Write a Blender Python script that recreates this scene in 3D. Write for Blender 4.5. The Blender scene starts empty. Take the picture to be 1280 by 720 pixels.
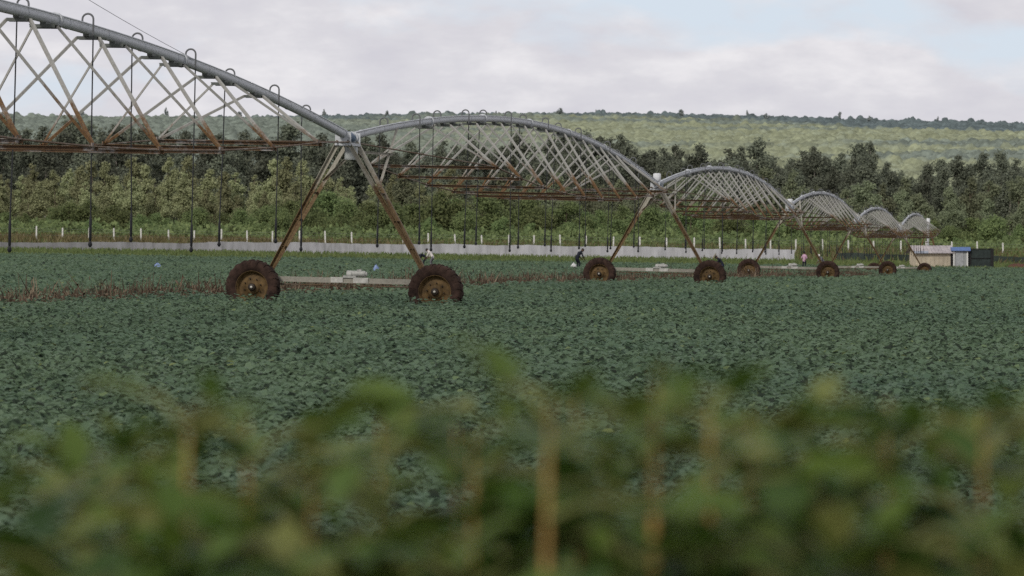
import bpy, bmesh, math, random
import numpy as np
from mathutils import Vector, Matrix, Euler

random.seed(7)
RNG = np.random.default_rng(11)
sc = bpy.context.scene
COL = sc.collection
PI = math.pi
F = 4100.0          # focal length in photo pixels (1280 wide)
HC = 1.7            # camera height
HY = 305.0          # photo row of the eye level

# ------------------------------------------------------------------ helpers
def sstep(a, b, x):
    t = np.clip((x - a) / (b - a), 0, 1)
    return t * t * (3 - 2 * t)

GY = [-50, 0, 100, 125, 174, 224, 274, 310, 345, 385, 450, 600, 900, 4000]
GZ = [0, 0, 0.0, -0.05, -0.25, -0.38, -0.38, -0.12, 0.30, 1.30, 2.0, 2.6, 3.0, 3.0]
def ground_z(x, y):
    x = np.asarray(x, float); y = np.asarray(y, float)
    tilt = 0.012 + 0.004 * sstep(100, 345, y) - 0.012 * sstep(420, 900, y)
    return np.interp(y, GY, GZ) - tilt * x
def gz(x, y): return float(ground_z(x, y))
def X_at(px, Y): return (px - 640.0) / F * Y
def Z_at(py, Y): return HC - (py - HY) / F * Y

def link(o, parent=None):
    COL.objects.link(o)
    if parent is not None: o.parent = parent
    return o
def tag(o, label=None, cat=None, group=None, kind=None):
    if label: o['label'] = label
    if cat: o['category'] = cat
    if group: o['group'] = group
    if kind: o['kind'] = kind
    return o
def empty(name, loc=(0, 0, 0), rot=(0, 0, 0)):
    o = bpy.data.objects.new(name, None); o.location = loc; o.rotation_euler = rot
    o.empty_display_size = .2
    return link(o)
def copy_tree(o, parent=None):
    c = o.copy(); COL.objects.link(c)
    if parent is not None: c.parent = parent
    for ch in list(o.children): copy_tree(ch, c)
    return c
def ordinal(n):
    W = ['', 'first', 'second', 'third', 'fourth', 'fifth', 'sixth', 'seventh', 'eighth', 'ninth', 'tenth',
         'eleventh', 'twelfth']
    if n < len(W): return W[n]
    s = 'th' if 10 <= n % 100 <= 20 else {1: 'st', 2: 'nd', 3: 'rd'}.get(n % 10, 'th')
    return '%d%s' % (n, s)

class MB:
    """collects simple shapes, then links them as one mesh object"""
    def __init__(s): s.v = []; s.f = []; s.mi = []; s.smooth = []
    def add(s, vs, fs, mi=0, smooth=False):
        b = len(s.v); s.v += [tuple(p) for p in vs]
        for f in fs: s.f.append(tuple(b + i for i in f)); s.mi.append(mi); s.smooth.append(smooth)
        return s
    def box(s, c, d, rz=0, mi=0, rot=None):
        M = (rot if rot is not None else Matrix.Rotation(rz, 3, 'Z'))
        vs = [Vector(c) + M @ Vector((sx * d[0] / 2, sy * d[1] / 2, sz * d[2] / 2)) for sz in (-1, 1) for sy in (-1, 1) for sx in (-1, 1)]
        return s.add(vs, [(0, 2, 3, 1), (4, 5, 7, 6), (0, 1, 5, 4), (2, 6, 7, 3), (0, 4, 6, 2), (1, 3, 7, 5)], mi)
    def frame(s, a, b):
        a = Vector(a); b = Vector(b); w = (b - a).normalized()
        u = w.cross(Vector((0, 0, 1)))
        if u.length < 1e-4: u = Vector((1, 0, 0))
        u.normalize(); return a, b, u, w.cross(u).normalized()
    def bar(s, a, b, w=.05, h=None, mi=0):
        h = h or w; a, b, u, n = s.frame(a, b)
        vs = [p + u * sx * w / 2 + n * sy * h / 2 for p in (a, b) for sx, sy in ((-1, -1), (1, -1), (1, 1), (-1, 1))]
        return s.add(vs, [(3, 2, 1, 0), (4, 5, 6, 7), (0, 1, 5, 4), (1, 2, 6, 5), (2, 3, 7, 6), (3, 0, 4, 7)], mi)
    def angle(s, a, b, w=.065, t=.008, mi=0, flip=1):
        a, b, u, n = s.frame(a, b); u = u * flip
        prof = [(0, 0), (w, 0), (w, t), (t, t), (t, w), (0, w)]
        vs = [p + u * (q[0] - w / 2) + n * (q[1] - w / 2) for p in (a, b) for q in prof]
        fs = [(0, 1, 7, 6), (1, 2, 8, 7), (2, 3, 9, 8), (3, 4, 10, 9), (4, 5, 11, 10), (5, 0, 6, 11), (5, 4, 3, 0), (3, 2, 1, 0), (6, 9, 10, 11), (6, 7, 8, 9)]
        return s.add(vs, fs, mi)
    def tube(s, pts, r, n=8, mi=0, caps=True):
        pts = [Vector(p) for p in pts]; rr = r if hasattr(r, '__len__') else [r] * len(pts)
        vs = []; prev = None
        for i, p in enumerate(pts):
            d = (pts[min(i + 1, len(pts) - 1)] - pts[max(i - 1, 0)]).normalized()
            if prev is None:
                u = d.cross(Vector((0, 0, 1)))
                if u.length < 1e-3: u = d.cross(Vector((0, 1, 0)))
            else: u = prev - d * prev.dot(d)
            u.normalize(); prev = u; w = d.cross(u)
            for k in range(n):
                a = 2 * PI * k / n; vs.append(p + (u * math.cos(a) + w * math.sin(a)) * rr[i])
        fs = [(i * n + k, i * n + (k + 1) % n, (i + 1) * n + (k + 1) % n, (i + 1) * n + k) for i in range(len(pts) - 1) for k in range(n)]
        s.add(vs, fs, mi, True)
        if caps:
            s.add(vs[:n], [tuple(range(n - 1, -1, -1))], mi); s.add(vs[-n:], [tuple(range(n))], mi)
        return s
    def lathe_y(s, prof, n=40, c=(0, 0, 0), mi=0, close=False):
        """profile of (radius, y) revolved about the Y axis"""
        m = len(prof); vs = []
        for k in range(n):
            a = 2 * PI * k / n
            for r, y in prof: vs.append((c[0] + r * math.cos(a), c[1] + y, c[2] + r * math.sin(a)))
        fs = []
        for k in range(n):
            for j in range(m if close else m - 1):
                j2 = (j + 1) % m; k2 = (k + 1) % n
                fs.append((k * m + j, k * m + j2, k2 * m + j2, k2 * m + j))
        return s.add(vs, fs, mi, True)
    def build(s, name, mats, parent=None):
        me = bpy.data.meshes.new(name); me.from_pydata(s.v, [], s.f)
        for m in (mats if isinstance(mats, (list, tuple)) else [mats]): me.materials.append(m)
        me.polygons.foreach_set('material_index', s.mi); me.polygons.foreach_set('use_smooth', s.smooth)
        me.update(); o = bpy.data.objects.new(name, me)
        return link(o, parent)

def np_mesh(name, V, Fc, mats, parent=None, rnd=None, smooth=False, mi=None):
    """V (n,3), Fc (m,k) numpy -> one mesh object; rnd is a per-vertex float"""
    me = bpy.data.meshes.new(name); n = len(V); m, k = Fc.shape
    me.vertices.add(n); me.vertices.foreach_set('co', np.ascontiguousarray(V, dtype=np.float32).ravel())
    me.loops.add(m * k); me.loops.foreach_set('vertex_index', np.ascontiguousarray(Fc, dtype=np.int32).ravel())
    me.polygons.add(m); me.polygons.foreach_set('loop_start', np.arange(0, m * k, k, dtype=np.int32))
    me.polygons.foreach_set('loop_total', np.full(m, k, dtype=np.int32))
    me.polygons.foreach_set('use_smooth', np.full(m, smooth, dtype=bool))
    for a in (mats if isinstance(mats, (list, tuple)) else [mats]): me.materials.append(a)
    if mi is not None: me.polygons.foreach_set('material_index', np.ascontiguousarray(mi, dtype=np.int32))
    me.update(calc_edges=True)
    if rnd is not None:
        at = me.attributes.new('rnd', 'FLOAT', 'POINT'); at.data.foreach_set('value', np.ascontiguousarray(rnd, dtype=np.float32))
    o = bpy.data.objects.new(name, me)
    return link(o, parent)

def leaves(P, yaw, pitch, roll, size, tmpl, faces):
    """place the template leaf at every point; returns V, F"""
    n = len(P); T = np.asarray(tmpl, float); k = len(T)
    cy, sy = np.cos(yaw), np.sin(yaw); cp, sp = np.cos(pitch), np.sin(pitch); cr, sr = np.cos(roll), np.sin(roll)
    x = T[None, :, 0] * size[:, None]; y = T[None, :, 1] * size[:, None]; z = T[None, :, 2] * size[:, None]
    x1 = x * cr[:, None] + z * sr[:, None]; z1 = -x * sr[:, None] + z * cr[:, None]          # roll about y
    y2 = y * cp[:, None] - z1 * sp[:, None]; z2 = y * sp[:, None] + z1 * cp[:, None]         # pitch about x
    x3 = x1 * cy[:, None] - y2 * sy[:, None]; y3 = x1 * sy[:, None] + y2 * cy[:, None]
    V = np.stack([x3, y3, z2], -1) + P[:, None, :]
    Fc = np.asarray(faces)[None] + (np.arange(n) * k)[:, None, None]
    return V.reshape(-1, 3), Fc.reshape(-1, len(faces[0]))

LEAF6 = [(0, 0, 0), (-.30, .25, .07), (-.34, .58, .05), (-.16, .88, -.03), (0, 1, -.14), (.16, .88, -.03), (.34, .58, .05), (.30, .25, .07), (0, .56, 0)]
LEAF6F = [(0, 8, 2, 1), (8, 4, 3, 2), (0, 7, 6, 8), (8, 6, 5, 4)]
LEAFQ = [(0, 0, 0), (-.38, .5, .07), (0, 1, -.08), (.38, .5, .07)]
LEAFQF = [(0, 3, 2, 1)]
# a six-vertex leaf of two quads folded on the midrib
LEAF2 = [(0, 0, 0), (-.40, .42, .06), (-.2, .85, 0), (0, 1, -.12), (.2, .85, 0), (.40, .42, .06)]
LEAF2F = [(0, 3, 2, 1), (0, 5, 4, 3)]

# ------------------------------------------------------------------ materials
def nt(name):
    m = bpy.data.materials.new(name); m.use_nodes = True
    t = m.node_tree; t.nodes.clear()
    out = t.nodes.new('ShaderNodeOutputMaterial'); b = t.nodes.new('ShaderNodeBsdfPrincipled')
    t.links.new(b.outputs[0], out.inputs[0])
    return m, t, b
def N(t, kind, **kw):
    n = t.nodes.new(kind)
    for k, v in kw.items():
        if k in n.inputs: n.inputs[k].default_value = v
        else: setattr(n, k, v)
    return n
def ramp(t, stops, interp='LINEAR'):
    r = t.nodes.new('ShaderNodeValToRGB'); r.color_ramp.interpolation = interp
    e = r.color_ramp.elements
    while len(e) < len(stops): e.new(.5)
    for i, (p, c) in enumerate(stops):
        e[i].position = p; e[i].color = (*c, 1) if len(c) == 3 else c
    return r
def noise(t, scale, detail=4, rough=.55, coord='Object', vec=None):
    n = N(t, 'ShaderNodeTexNoise'); n.inputs['Scale'].default_value = scale; n.inputs['Detail'].default_value = detail
    n.inputs['Roughness'].default_value = rough
    if vec is None:
        tc = N(t, 'ShaderNodeTexCoord'); vec = tc.outputs[coord]
    t.links.new(vec, n.inputs['Vector'])
    return n
def mathn(t, op, a, b=None, clamp=False):
    m = t.nodes.new('ShaderNodeMath'); m.operation = op; m.use_clamp = clamp
    for i, v in enumerate((a, b)):
        if v is None: continue
        if isinstance(v, (int, float)): m.inputs[i].default_value = v
        else: t.links.new(v, m.inputs[i])
    return m.outputs[0]
def mixc(t, fac, a, b, mode='MIX'):
    m = t.nodes.new('ShaderNodeMix'); m.data_type = 'RGBA'; m.blend_type = mode
    for v, sock in ((fac, m.inputs[0]), (a, m.inputs[6]), (b, m.inputs[7])):
        if isinstance(v, (int, float)): sock.default_value = v
        elif isinstance(v, tuple): sock.default_value = (*v, 1) if len(v) == 3 else v
        else: t.links.new(v, sock)
    return m.outputs[2]

def leaf_mat(name, stops, rough=.55, spec=.35, hue=.0, trans=.0, patch=None, soft=0):
    m, t, b = nt(name)
    at = N(t, 'ShaderNodeAttribute'); at.attribute_name = 'rnd'
    r = ramp(t, stops); t.links.new(at.outputs['Fac'], r.inputs[0]); c = r.outputs[0]
    if patch:
        sc_, ca, amt = patch
        g = N(t, 'ShaderNodeNewGeometry'); nz = noise(t, sc_, 3, .6, vec=g.outputs['Position'])
        rr = ramp(t, [(.42, (0, 0, 0)), (.62, (1, 1, 1))]); t.links.new(nz.outputs[0], rr.inputs[0])
        c = mixc(t, mathn(t, 'MULTIPLY', rr.outputs[0], amt), c, ca)
    if hue:
        oi = N(t, 'ShaderNodeObjectInfo'); h = N(t, 'ShaderNodeHueSaturation')
        t.links.new(c, h.inputs['Color'])
        t.links.new(mathn(t, 'ADD', mathn(t, 'MULTIPLY', oi.outputs['Random'], hue), .5 - hue / 2), h.inputs['Hue'])
        t.links.new(mathn(t, 'ADD', mathn(t, 'MULTIPLY', oi.outputs['Random'], .7), .68), h.inputs['Value'])
        c = h.outputs[0]
    t.links.new(c, b.inputs['Base Color'])
    b.inputs['Roughness'].default_value = rough; b.inputs['Specular IOR Level'].default_value = spec
    nrm = None
    if soft:      # part of the shading normal comes from the canopy as a whole, not from the single leaf
        gg = N(t, 'ShaderNodeNewGeometry'); va = N(t, 'ShaderNodeVectorMath'); va.operation = 'SCALE'; va.inputs['Scale'].default_value = 1 - soft
        t.links.new(gg.outputs['Normal'], va.inputs[0]); vb = N(t, 'ShaderNodeVectorMath'); vb.operation = 'ADD'; vb.inputs[1].default_value = (0, 0, soft)
        t.links.new(va.outputs[0], vb.inputs[0]); vn = N(t, 'ShaderNodeVectorMath'); vn.operation = 'NORMALIZE'; t.links.new(vb.outputs[0], vn.inputs[0])
        nrm = vn.outputs[0]; t.links.new(nrm, b.inputs['Normal'])
    if trans:
        out = [n for n in t.nodes if n.type == 'OUTPUT_MATERIAL'][0]
        tr = N(t, 'ShaderNodeBsdfTranslucent'); t.links.new(c, tr.inputs[0])
        mx = N(t, 'ShaderNodeMixShader'); mx.inputs[0].default_value = trans
        t.links.new(b.outputs[0], mx.inputs[1]); t.links.new(tr.outputs[0], mx.inputs[2]); t.links.new(mx.outputs[0], out.inputs[0])
    return m

def plain(name, col, rough=.6, spec=.3, var=.25, scale=6, metal=0, bump=0):
    m, t, b = nt(name)
    nz = noise(t, scale, 6, .6)
    lo = tuple(c * (1 - var) for c in col); hi = tuple(min(1, c * (1 + var)) for c in col)
    r = ramp(t, [(.3, lo), (.7, hi)]); t.links.new(nz.outputs[0], r.inputs[0]); t.links.new(r.outputs[0], b.inputs['Base Color'])
    b.inputs['Roughness'].default_value = rough; b.inputs['Specular IOR Level'].default_value = spec; b.inputs['Metallic'].default_value = metal
    if bump:
        bp = N(t, 'ShaderNodeBump'); bp.inputs['Strength'].default_value = bump; t.links.new(nz.outputs[0], bp.inputs['Height']); t.links.new(bp.outputs[0], b.inputs['Normal'])
    return m

GALV = (.46, .47, .48); RUST1 = (.17, .088, .035); RUST2 = (.085, .042, .02)
def metal_mat(name, z0=None, z1=None, base=.0, zaxis=2, galv=GALV, r1=RUST1):
    """galvanised steel that turns to rust below z1..z0 of the object's own height, broken up by noise"""
    m, t, b = nt(name)
    tc = N(t, 'ShaderNodeTexCoord'); sep = N(t, 'ShaderNodeSeparateXYZ'); t.links.new(tc.outputs['Object'], sep.inputs[0])
    nz = noise(t, 2.3, 8, .7); fine = noise(t, 22, 5, .6)
    f = mathn(t, 'ADD', mathn(t, 'MULTIPLY', nz.outputs[0], 1.3), -.65 + base)
    if z0 is not None:
        mr = N(t, 'ShaderNodeMapRange'); t.links.new(sep.outputs[zaxis], mr.inputs[0])
        mr.inputs[1].default_value = z0; mr.inputs[2].default_value = z1; mr.inputs[3].default_value = 1.0; mr.inputs[4].default_value = 0.0
        f = mathn(t, 'ADD', f, mr.outputs[0], True)
    rr = ramp(t, [(.35, (0, 0, 0)), (.62, (1, 1, 1))]); t.links.new(f, rr.inputs[0])
    rc = ramp(t, [(.3, RUST2), (.65, r1)]); t.links.new(fine.outputs[0], rc.inputs[0])
    gc = ramp(t, [(.3, tuple(c * .78 for c in galv)), (.7, tuple(c * 1.15 for c in galv))]); t.links.new(fine.outputs[0], gc.inputs[0])
    t.links.new(mixc(t, rr.outputs[0], gc.outputs[0], rc.outputs[0]), b.inputs['Base Color'])
    b.inputs['Metallic'].default_value = .15; b.inputs['Roughness'].default_value = .6; b.inputs['Specular IOR Level'].default_value = .35
    return m

M = {}
M['pipe'] = metal_mat('galvanised_pipe', base=-.2, galv=(.50, .52, .54))
M['diag'] = metal_mat('truss_steel', 2.95, 4.4, .03, galv=(.36, .355, .325), r1=(.20, .115, .045))
M['bar'] = metal_mat('rusty_bar', base=.66, r1=(.145, .088, .043))
M['rod'] = metal_mat('rod_steel', base=.6, galv=(.26, .24, .20), r1=(.14, .088, .045))
M['plate'] = plain('saddle_plate', (.10, .11, .10), .6, var=.3)
M['goose'] = metal_mat('gooseneck_steel', base=-.1, galv=(.13, .135, .14))
M['hose'] = plain('black_hose', (.022, .024, .026), .55)
M['weight'] = plain('drop_weight', (.016, .017, .02), .5)
M['leg'] = metal_mat('leg_steel', 1.9, 3.9, .05, galv=(.36, .34, .28), r1=(.185, .13, .062))
M['beam'] = metal_mat('beam_steel', base=.16, galv=(.27, .255, .215), r1=(.17, .12, .06))
M['gear'] = plain('gearbox_paint', (.33, .33, .31), .5, var=.3, scale=9)
M['clamp'] = plain('clamp_paint', (.42, .41, .38), .55, var=.25, scale=12)
M['box_grey'] = plain('control_box_grey', (.36, .38, .37), .5, var=.12)
M['box_white'] = plain('control_box_white', (.62, .63, .64), .5, var=.12)
M['tyre'] = plain('muddy_tyre', (.036, .021, .016), .9, .2, var=.75, scale=5, bump=.3)
M['rim'] = plain('rusty_rim', (.10, .062, .024), .75, .3, var=.6, scale=7, bump=.2)
M['hub'] = plain('hub_dark', (.03, .022, .016), .6, var=.4)
M['bolt'] = plain('pale_bolt', (.5, .48, .42), .5)
M['stem'] = plain('orange_stem', (.30, .185, .06), .7, .25, var=.45, scale=14)
M['bark'] = plain('bark', (.12, .095, .07), .9, .2, var=.4, scale=1.2)
M['bark_pale'] = plain('pale_bark', (.24, .22, .19), .85, .2, var=.4, scale=.8)
M['post'] = plain('white_post', (.62, .61, .58), .7, var=.12, scale=3)
M['wire'] = plain('fence_wire', (.25, .25, .25), .5)

# crop leaves: blue-green tops with lighter young leaves
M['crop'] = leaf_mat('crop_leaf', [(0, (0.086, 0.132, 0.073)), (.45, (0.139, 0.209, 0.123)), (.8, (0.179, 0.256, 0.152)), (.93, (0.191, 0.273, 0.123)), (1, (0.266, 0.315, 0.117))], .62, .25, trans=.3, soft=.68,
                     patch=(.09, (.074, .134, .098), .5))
M['fg_leaf'] = leaf_mat('tall_plant_leaf', [(0, (0.024, 0.058, 0.011)), (.4, (0.061, 0.117, 0.018)), (.75, (0.106, 0.163, 0.025)), (.92, (0.144, 0.191, 0.039)), (1, (0.193, 0.210, 0.058))], .5, .4, trans=.32)
M['stalk'] = leaf_mat('dry_stalk', [(0, (.05, .034, .024)), (.5, (.098, .068, .048)), (.85, (.16, .118, .080)), (1, (.25, .20, .14))], .85, .15)
M['grass'] = leaf_mat('verge_grass', [(0, (.085, .125, .04)), (.6, (.14, .185, .065)), (1, (.18, .21, .085))], .7, .2, trans=.3)
M['drygrass'] = leaf_mat('dry_grass', [(0, (.085, .075, .032)), (.6, (.15, .125, .06)), (1, (.21, .175, .095))], .8, .15, trans=.15)
HZ = .9
M['euc'] = leaf_mat('eucalyptus_leaf', [(0, (0.087, 0.099, 0.075)), (.6, (0.154, 0.171, 0.124)), (1, (0.200, 0.218, 0.154))], .7, .15, hue=.03, trans=.35, soft=.25)  # wood leaf colours from here on are lightened in place of haze
M['tan'] = leaf_mat('yellowing_leaf', [(0, (0.213, 0.228, 0.123)), (.6, (0.289, 0.303, 0.162)), (1, (0.342, 0.354, 0.201))], .7, .15, hue=.035, trans=.35, soft=.25)
M['olive'] = leaf_mat('olive_leaf', [(0, (0.131, 0.149, 0.091)), (.6, (0.193, 0.215, 0.130)), (1, (0.248, 0.269, 0.159))], .7, .15, hue=.045, trans=.35, soft=.25)
M['bush'] = leaf_mat('bush_leaf', [(0, (0.105, 0.140, 0.060)), (.6, (0.166, 0.211, 0.085)), (1, (0.222, 0.261, 0.109))], .7, .15, hue=.045, trans=.35, soft=.25)

# ------------------------------------------------------------------ camera
cd = bpy.data.cameras.new('camera'); cam = bpy.data.objects.new('camera', cd); link(cam)
cam.location = (0, 0, HC)
cam.rotation_euler = (PI / 2 - math.atan((360 - HY) / F), 0, 0)
cd.sensor_width = 36; cd.lens = F / 1280 * 36
cd.clip_start = .1; cd.clip_end = 9000
cd.dof.use_dof = True; cd.dof.focus_distance = 62; cd.dof.aperture_fstop = 5.7
sc.camera = cam

# ------------------------------------------------------------------ world and sun
SUN_EL, SUN_AZ = math.radians(36), math.radians(207)      # azimuth clockwise from +Y
w = bpy.data.worlds.new('World'); sc.world = w; w.use_nodes = True
t = w.node_tree; t.nodes.clear()
wo = t.nodes.new('ShaderNodeOutputWorld'); bg = t.nodes.new('ShaderNodeBackground'); bg.inputs[1].default_value = .1
t.links.new(bg.outputs[0], wo.inputs[0])
sky = t.nodes.new('ShaderNodeTexSky'); sky.sky_type = 'NISHITA'; sky.sun_disc = False
sky.sun_elevation = SUN_EL; sky.sun_rotation = SUN_AZ; sky.air_density = 1.0; sky.dust_density = 1.5
tc = t.nodes.new('ShaderNodeTexCoord'); sep = t.nodes.new('ShaderNodeSeparateXYZ'); t.links.new(tc.outputs['Generated'], sep.inputs[0])
mp = t.nodes.new('ShaderNodeMapping'); mp.inputs['Scale'].default_value = (1.0, 1.0, 2.6); mp.inputs['Location'].default_value = (.37, .1, .03)
t.links.new(tc.outputs['Generated'], mp.inputs[0])
n1 = noise(t, 17, 8, .52, vec=mp.outputs[0]); n1.inputs['Distortion'].default_value = .25
n2 = noise(t, 38, 7, .55, vec=mp.outputs[0])
# the cloud deck thins to blue above about 3.6 degrees towards the right
gap = mathn(t, 'MULTIPLY', mathn(t, 'SUBTRACT', sep.outputs[2], .0525), 15.0)
gapx = mathn(t, 'SUBTRACT', 1.0, mathn(t, 'MULTIPLY', mathn(t, 'ABSOLUTE', mathn(t, 'SUBTRACT', sep.outputs[0], .058)), 5.5), True)
gapm = mathn(t, 'MULTIPLY', mathn(t, 'MAXIMUM', mathn(t, 'MINIMUM', gap, .14), 0.0), gapx)
cm = mathn(t, 'SUBTRACT', n1.outputs[0], mathn(t, 'MULTIPLY', gapm, 1.9))
mask = ramp(t, [(.24, (0, 0, 0)), (.41, (1, 1, 1))]); t.links.new(cm, mask.inputs[0])
shade = ramp(t, [(.30, (6.5, 6.4, 6.95)), (.50, (7.1, 7.0, 7.42)), (.72, (8.35, 8.2, 8.45))]); t.links.new(n2.outputs[0], shade.inputs[0])
blue = mixc(t, .12, (6.9, 7.7, 8.75), sky.outputs[0])
cloudy = mixc(t, mask.outputs[0], blue, shade.outputs[0])
# the deck overhead is thicker and greyer than the bright band near the horizon
el = N(t, 'ShaderNodeMapRange'); t.links.new(sep.outputs[2], el.inputs[0])
el.inputs[1].default_value = .12; el.inputs[2].default_value = .55; el.inputs[3].default_value = 1.0; el.inputs[4].default_value = .72
t.links.new(mixc(t, 1.0, cloudy, el.outputs[0], 'MULTIPLY'), bg.inputs[0])
sd = bpy.data.lights.new('sun', 'SUN'); sun = bpy.data.objects.new('sun', sd); link(sun)
sd.energy = 2.0; sd.angle = math.radians(12); sd.color = (1, .95, .87)
dirv = Vector((math.sin(SUN_AZ) * math.cos(SUN_EL), math.cos(SUN_AZ) * math.cos(SUN_EL), math.sin(SUN_EL)))
sun.rotation_euler = dirv.to_track_quat('Z', 'Y').to_euler(); sun.location = (0, 0, 60)

# ------------------------------------------------------------------ ground
def strip_x(y):      # centre line of the old wheel track with the dry stalks
    return np.interp(y, [40, 68, 82, 109, 125, 165, 215], [-19.0, -11.3, -7.9, -1.3, 2.4, 12.3, 25.0])
def build_ground():
    ys = np.concatenate([np.arange(-12, 40, 2.0), np.arange(40, 130, 4), np.arange(130, 420, 6), np.arange(420, 1000, 25), np.linspace(1000, 8000, 20)])
    us = np.linspace(-1, 1, 81)
    V = []
    for y in ys:
        hw = max(22, .24 * abs(y) + 15)
        if y > 1000: hw = 1.2 * y
        x = us * hw
        V.append(np.stack([x, np.full_like(x, y), ground_z(x, np.full_like(x, y))], -1))
    V = np.concatenate(V); n = len(us)
    i = np.arange(len(ys) - 1)[:, None] * n + np.arange(n - 1)[None]
    Fc = np.stack([i, i + 1, i + n + 1, i + n], -1).reshape(-1, 4)
    m, t, b = nt('ground_soil')
    g = N(t, 'ShaderNodeNewGeometry'); sp = N(t, 'ShaderNodeSeparateXYZ'); t.links.new(g.outputs['Position'], sp.inputs[0])
    nz = noise(t, .8, 6, .6, vec=g.outputs['Position']); nb = noise(t, 7, 6, .6, vec=g.outputs['Position'])
    soil = ramp(t, [(.3, (.045, .026, .016)), (.7, (.11, .065, .04))]); t.links.new(nb.outputs[0], soil.inputs[0])
    gr = ramp(t, [(.3, (.075, .085, .03)), (.7, (.14, .125, .06))]); t.links.new(nz.outputs[0], gr.inputs[0])
    mr = N(t, 'ShaderNodeMapRange'); t.links.new(sp.outputs[1], mr.inputs[0]); mr.inputs[1].default_value = 300; mr.inputs[2].default_value = 330
    t.links.new(mixc(t, mr.outputs[0], soil.outputs[0], gr.outputs[0]), b.inputs['Base Color'])
    b.inputs['Roughness'].default_value = .95; b.inputs['Specular IOR Level'].default_value = .15
    tag(np_mesh('ground', V, Fc, m, smooth=True), 'gently sloping red-brown field soil and verge', kind='structure')
    # red soil of the track
    ys = np.arange(55, 205, 1.5); hw = .75
    cx = strip_x(ys); V = []
    for u in (-hw, -hw / 3, hw / 3, hw):
        x = cx + u; V.append(np.stack([x, ys, ground_z(x, ys) + .012 + .02 * (abs(u) < hw)], -1))
    V = np.stack(V, 1).reshape(-1, 3); k = np.arange(len(ys) - 1)[:, None] * 4 + np.arange(3)[None]
    Fc = np.stack([k, k + 1, k + 5, k + 4], -1).reshape(-1, 4)
    mt = plain('track_soil', (.12, .058, .034), .95, .1, var=.4, scale=2.5)
    tag(np_mesh('dirt_track', V, Fc, mt, smooth=True), 'narrow reddish dirt track through the crop', kind='structure')
build_ground()

# ------------------------------------------------------------------ crop
def field_plants(y0, y1, sp):
    """jittered plant positions inside the viewing wedge"""
    out = []
    y = y0
    while y < y1:
        hw = .162 * y + 1.0 + .02 * y
        xs = np.arange(-hw, hw, sp); n = len(xs)
        out.append(np.stack([xs + RNG.uniform(-.45, .45, n) * sp, y + RNG.uniform(-.45, .45, n) * sp], -1)); y += sp
    P = np.concatenate(out)
    keep = (np.abs(P[:, 0] - strip_x(P[:, 1])) > .85) | (P[:, 1] < 45) | (P[:, 1] > 205)
    # the edge of the field runs a little skew to the view
    keep &= P[:, 1] < 305 + .05 * P[:, 0] + 2 * np.sin(P[:, 0] * .3)
    # wheel ruts of the towers
    return P[keep]
def low(x, y, s):
    return (np.sin(x * s * 1.3 + 1.7 * np.sin(y * s * .9)) + np.sin(y * s * 1.1 + 2.3 * np.sin(x * s * .7 + .5))) * .25
def build_crop():
    parts = []; off = 0; Vs = []; Fs = []; Rs = []
    for (y0, y1, sp, nl, ls, r, tm, tf) in ((9.2, 17, .26, 46, .074, .21, LEAF6, LEAF6F), (17, 34, .27, 42, .072, .21, LEAF2, LEAF2F), (34, 80, .32, 34, .082, .24, LEAF2, LEAF2F), (80, 165, .42, 15, .13, .28, LEAFQ, LEAFQF), (165, 330, .62, 9, .21, .40, LEAFQ, LEAFQF)):
        P = field_plants(y0, y1, sp); n = len(P)
        hp = .44 + .05 * RNG.standard_normal(n) + .10 * low(P[:, 0], P[:, 1], .9) + .08 * low(P[:, 0], P[:, 1], .16)
        hp = np.clip(hp, .22, .62) - .08 * sstep(170, 260, P[:, 1])
        gap = RNG.random(n) < .05
        hp[gap] *= .55
        tint = np.clip(.5 + .22 * RNG.standard_normal(n) + .25 * low(P[:, 0], P[:, 1], .35), 0, 1)
        idx = np.repeat(np.arange(n), nl); m = len(idx)
        a = RNG.uniform(0, 2 * PI, m); rad = r * np.sqrt(RNG.random(m)); top = 1 - .55 * (rad / r) ** 2
        x = P[idx, 0] + np.cos(a) * rad; y = P[idx, 1] + np.sin(a) * rad
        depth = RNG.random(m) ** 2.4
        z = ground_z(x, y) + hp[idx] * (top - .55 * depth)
        Q = np.stack([x, y, z], -1)
        yaw = a - PI / 2 + RNG.normal(0, .8, m)
        pitch = RNG.normal(-.02, .30, m); roll = RNG.normal(0, .32, m)
        size = ls * RNG.uniform(.65, 1.35, m)
        V, Fc = leaves(Q, yaw, pitch, roll, size, tm, tf)
        rn = np.clip(.2 + .3 * tint[idx] + .3 * (1 - depth) * RNG.random(m) + .1 * RNG.standard_normal(m), 0, 1)  # leaves deeper in the plant get darker: shade put into the tone
        young = RNG.random(m) < .018
        rn[young] = RNG.uniform(.9, 1, young.sum())
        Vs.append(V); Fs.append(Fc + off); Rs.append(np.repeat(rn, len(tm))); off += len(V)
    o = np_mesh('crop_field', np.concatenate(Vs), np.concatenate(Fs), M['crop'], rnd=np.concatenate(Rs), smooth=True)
    tag(o, 'dense knee-high field crop of broad blue-green leaves covering the ground', 'crop', kind='stuff')
build_crop()

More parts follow.
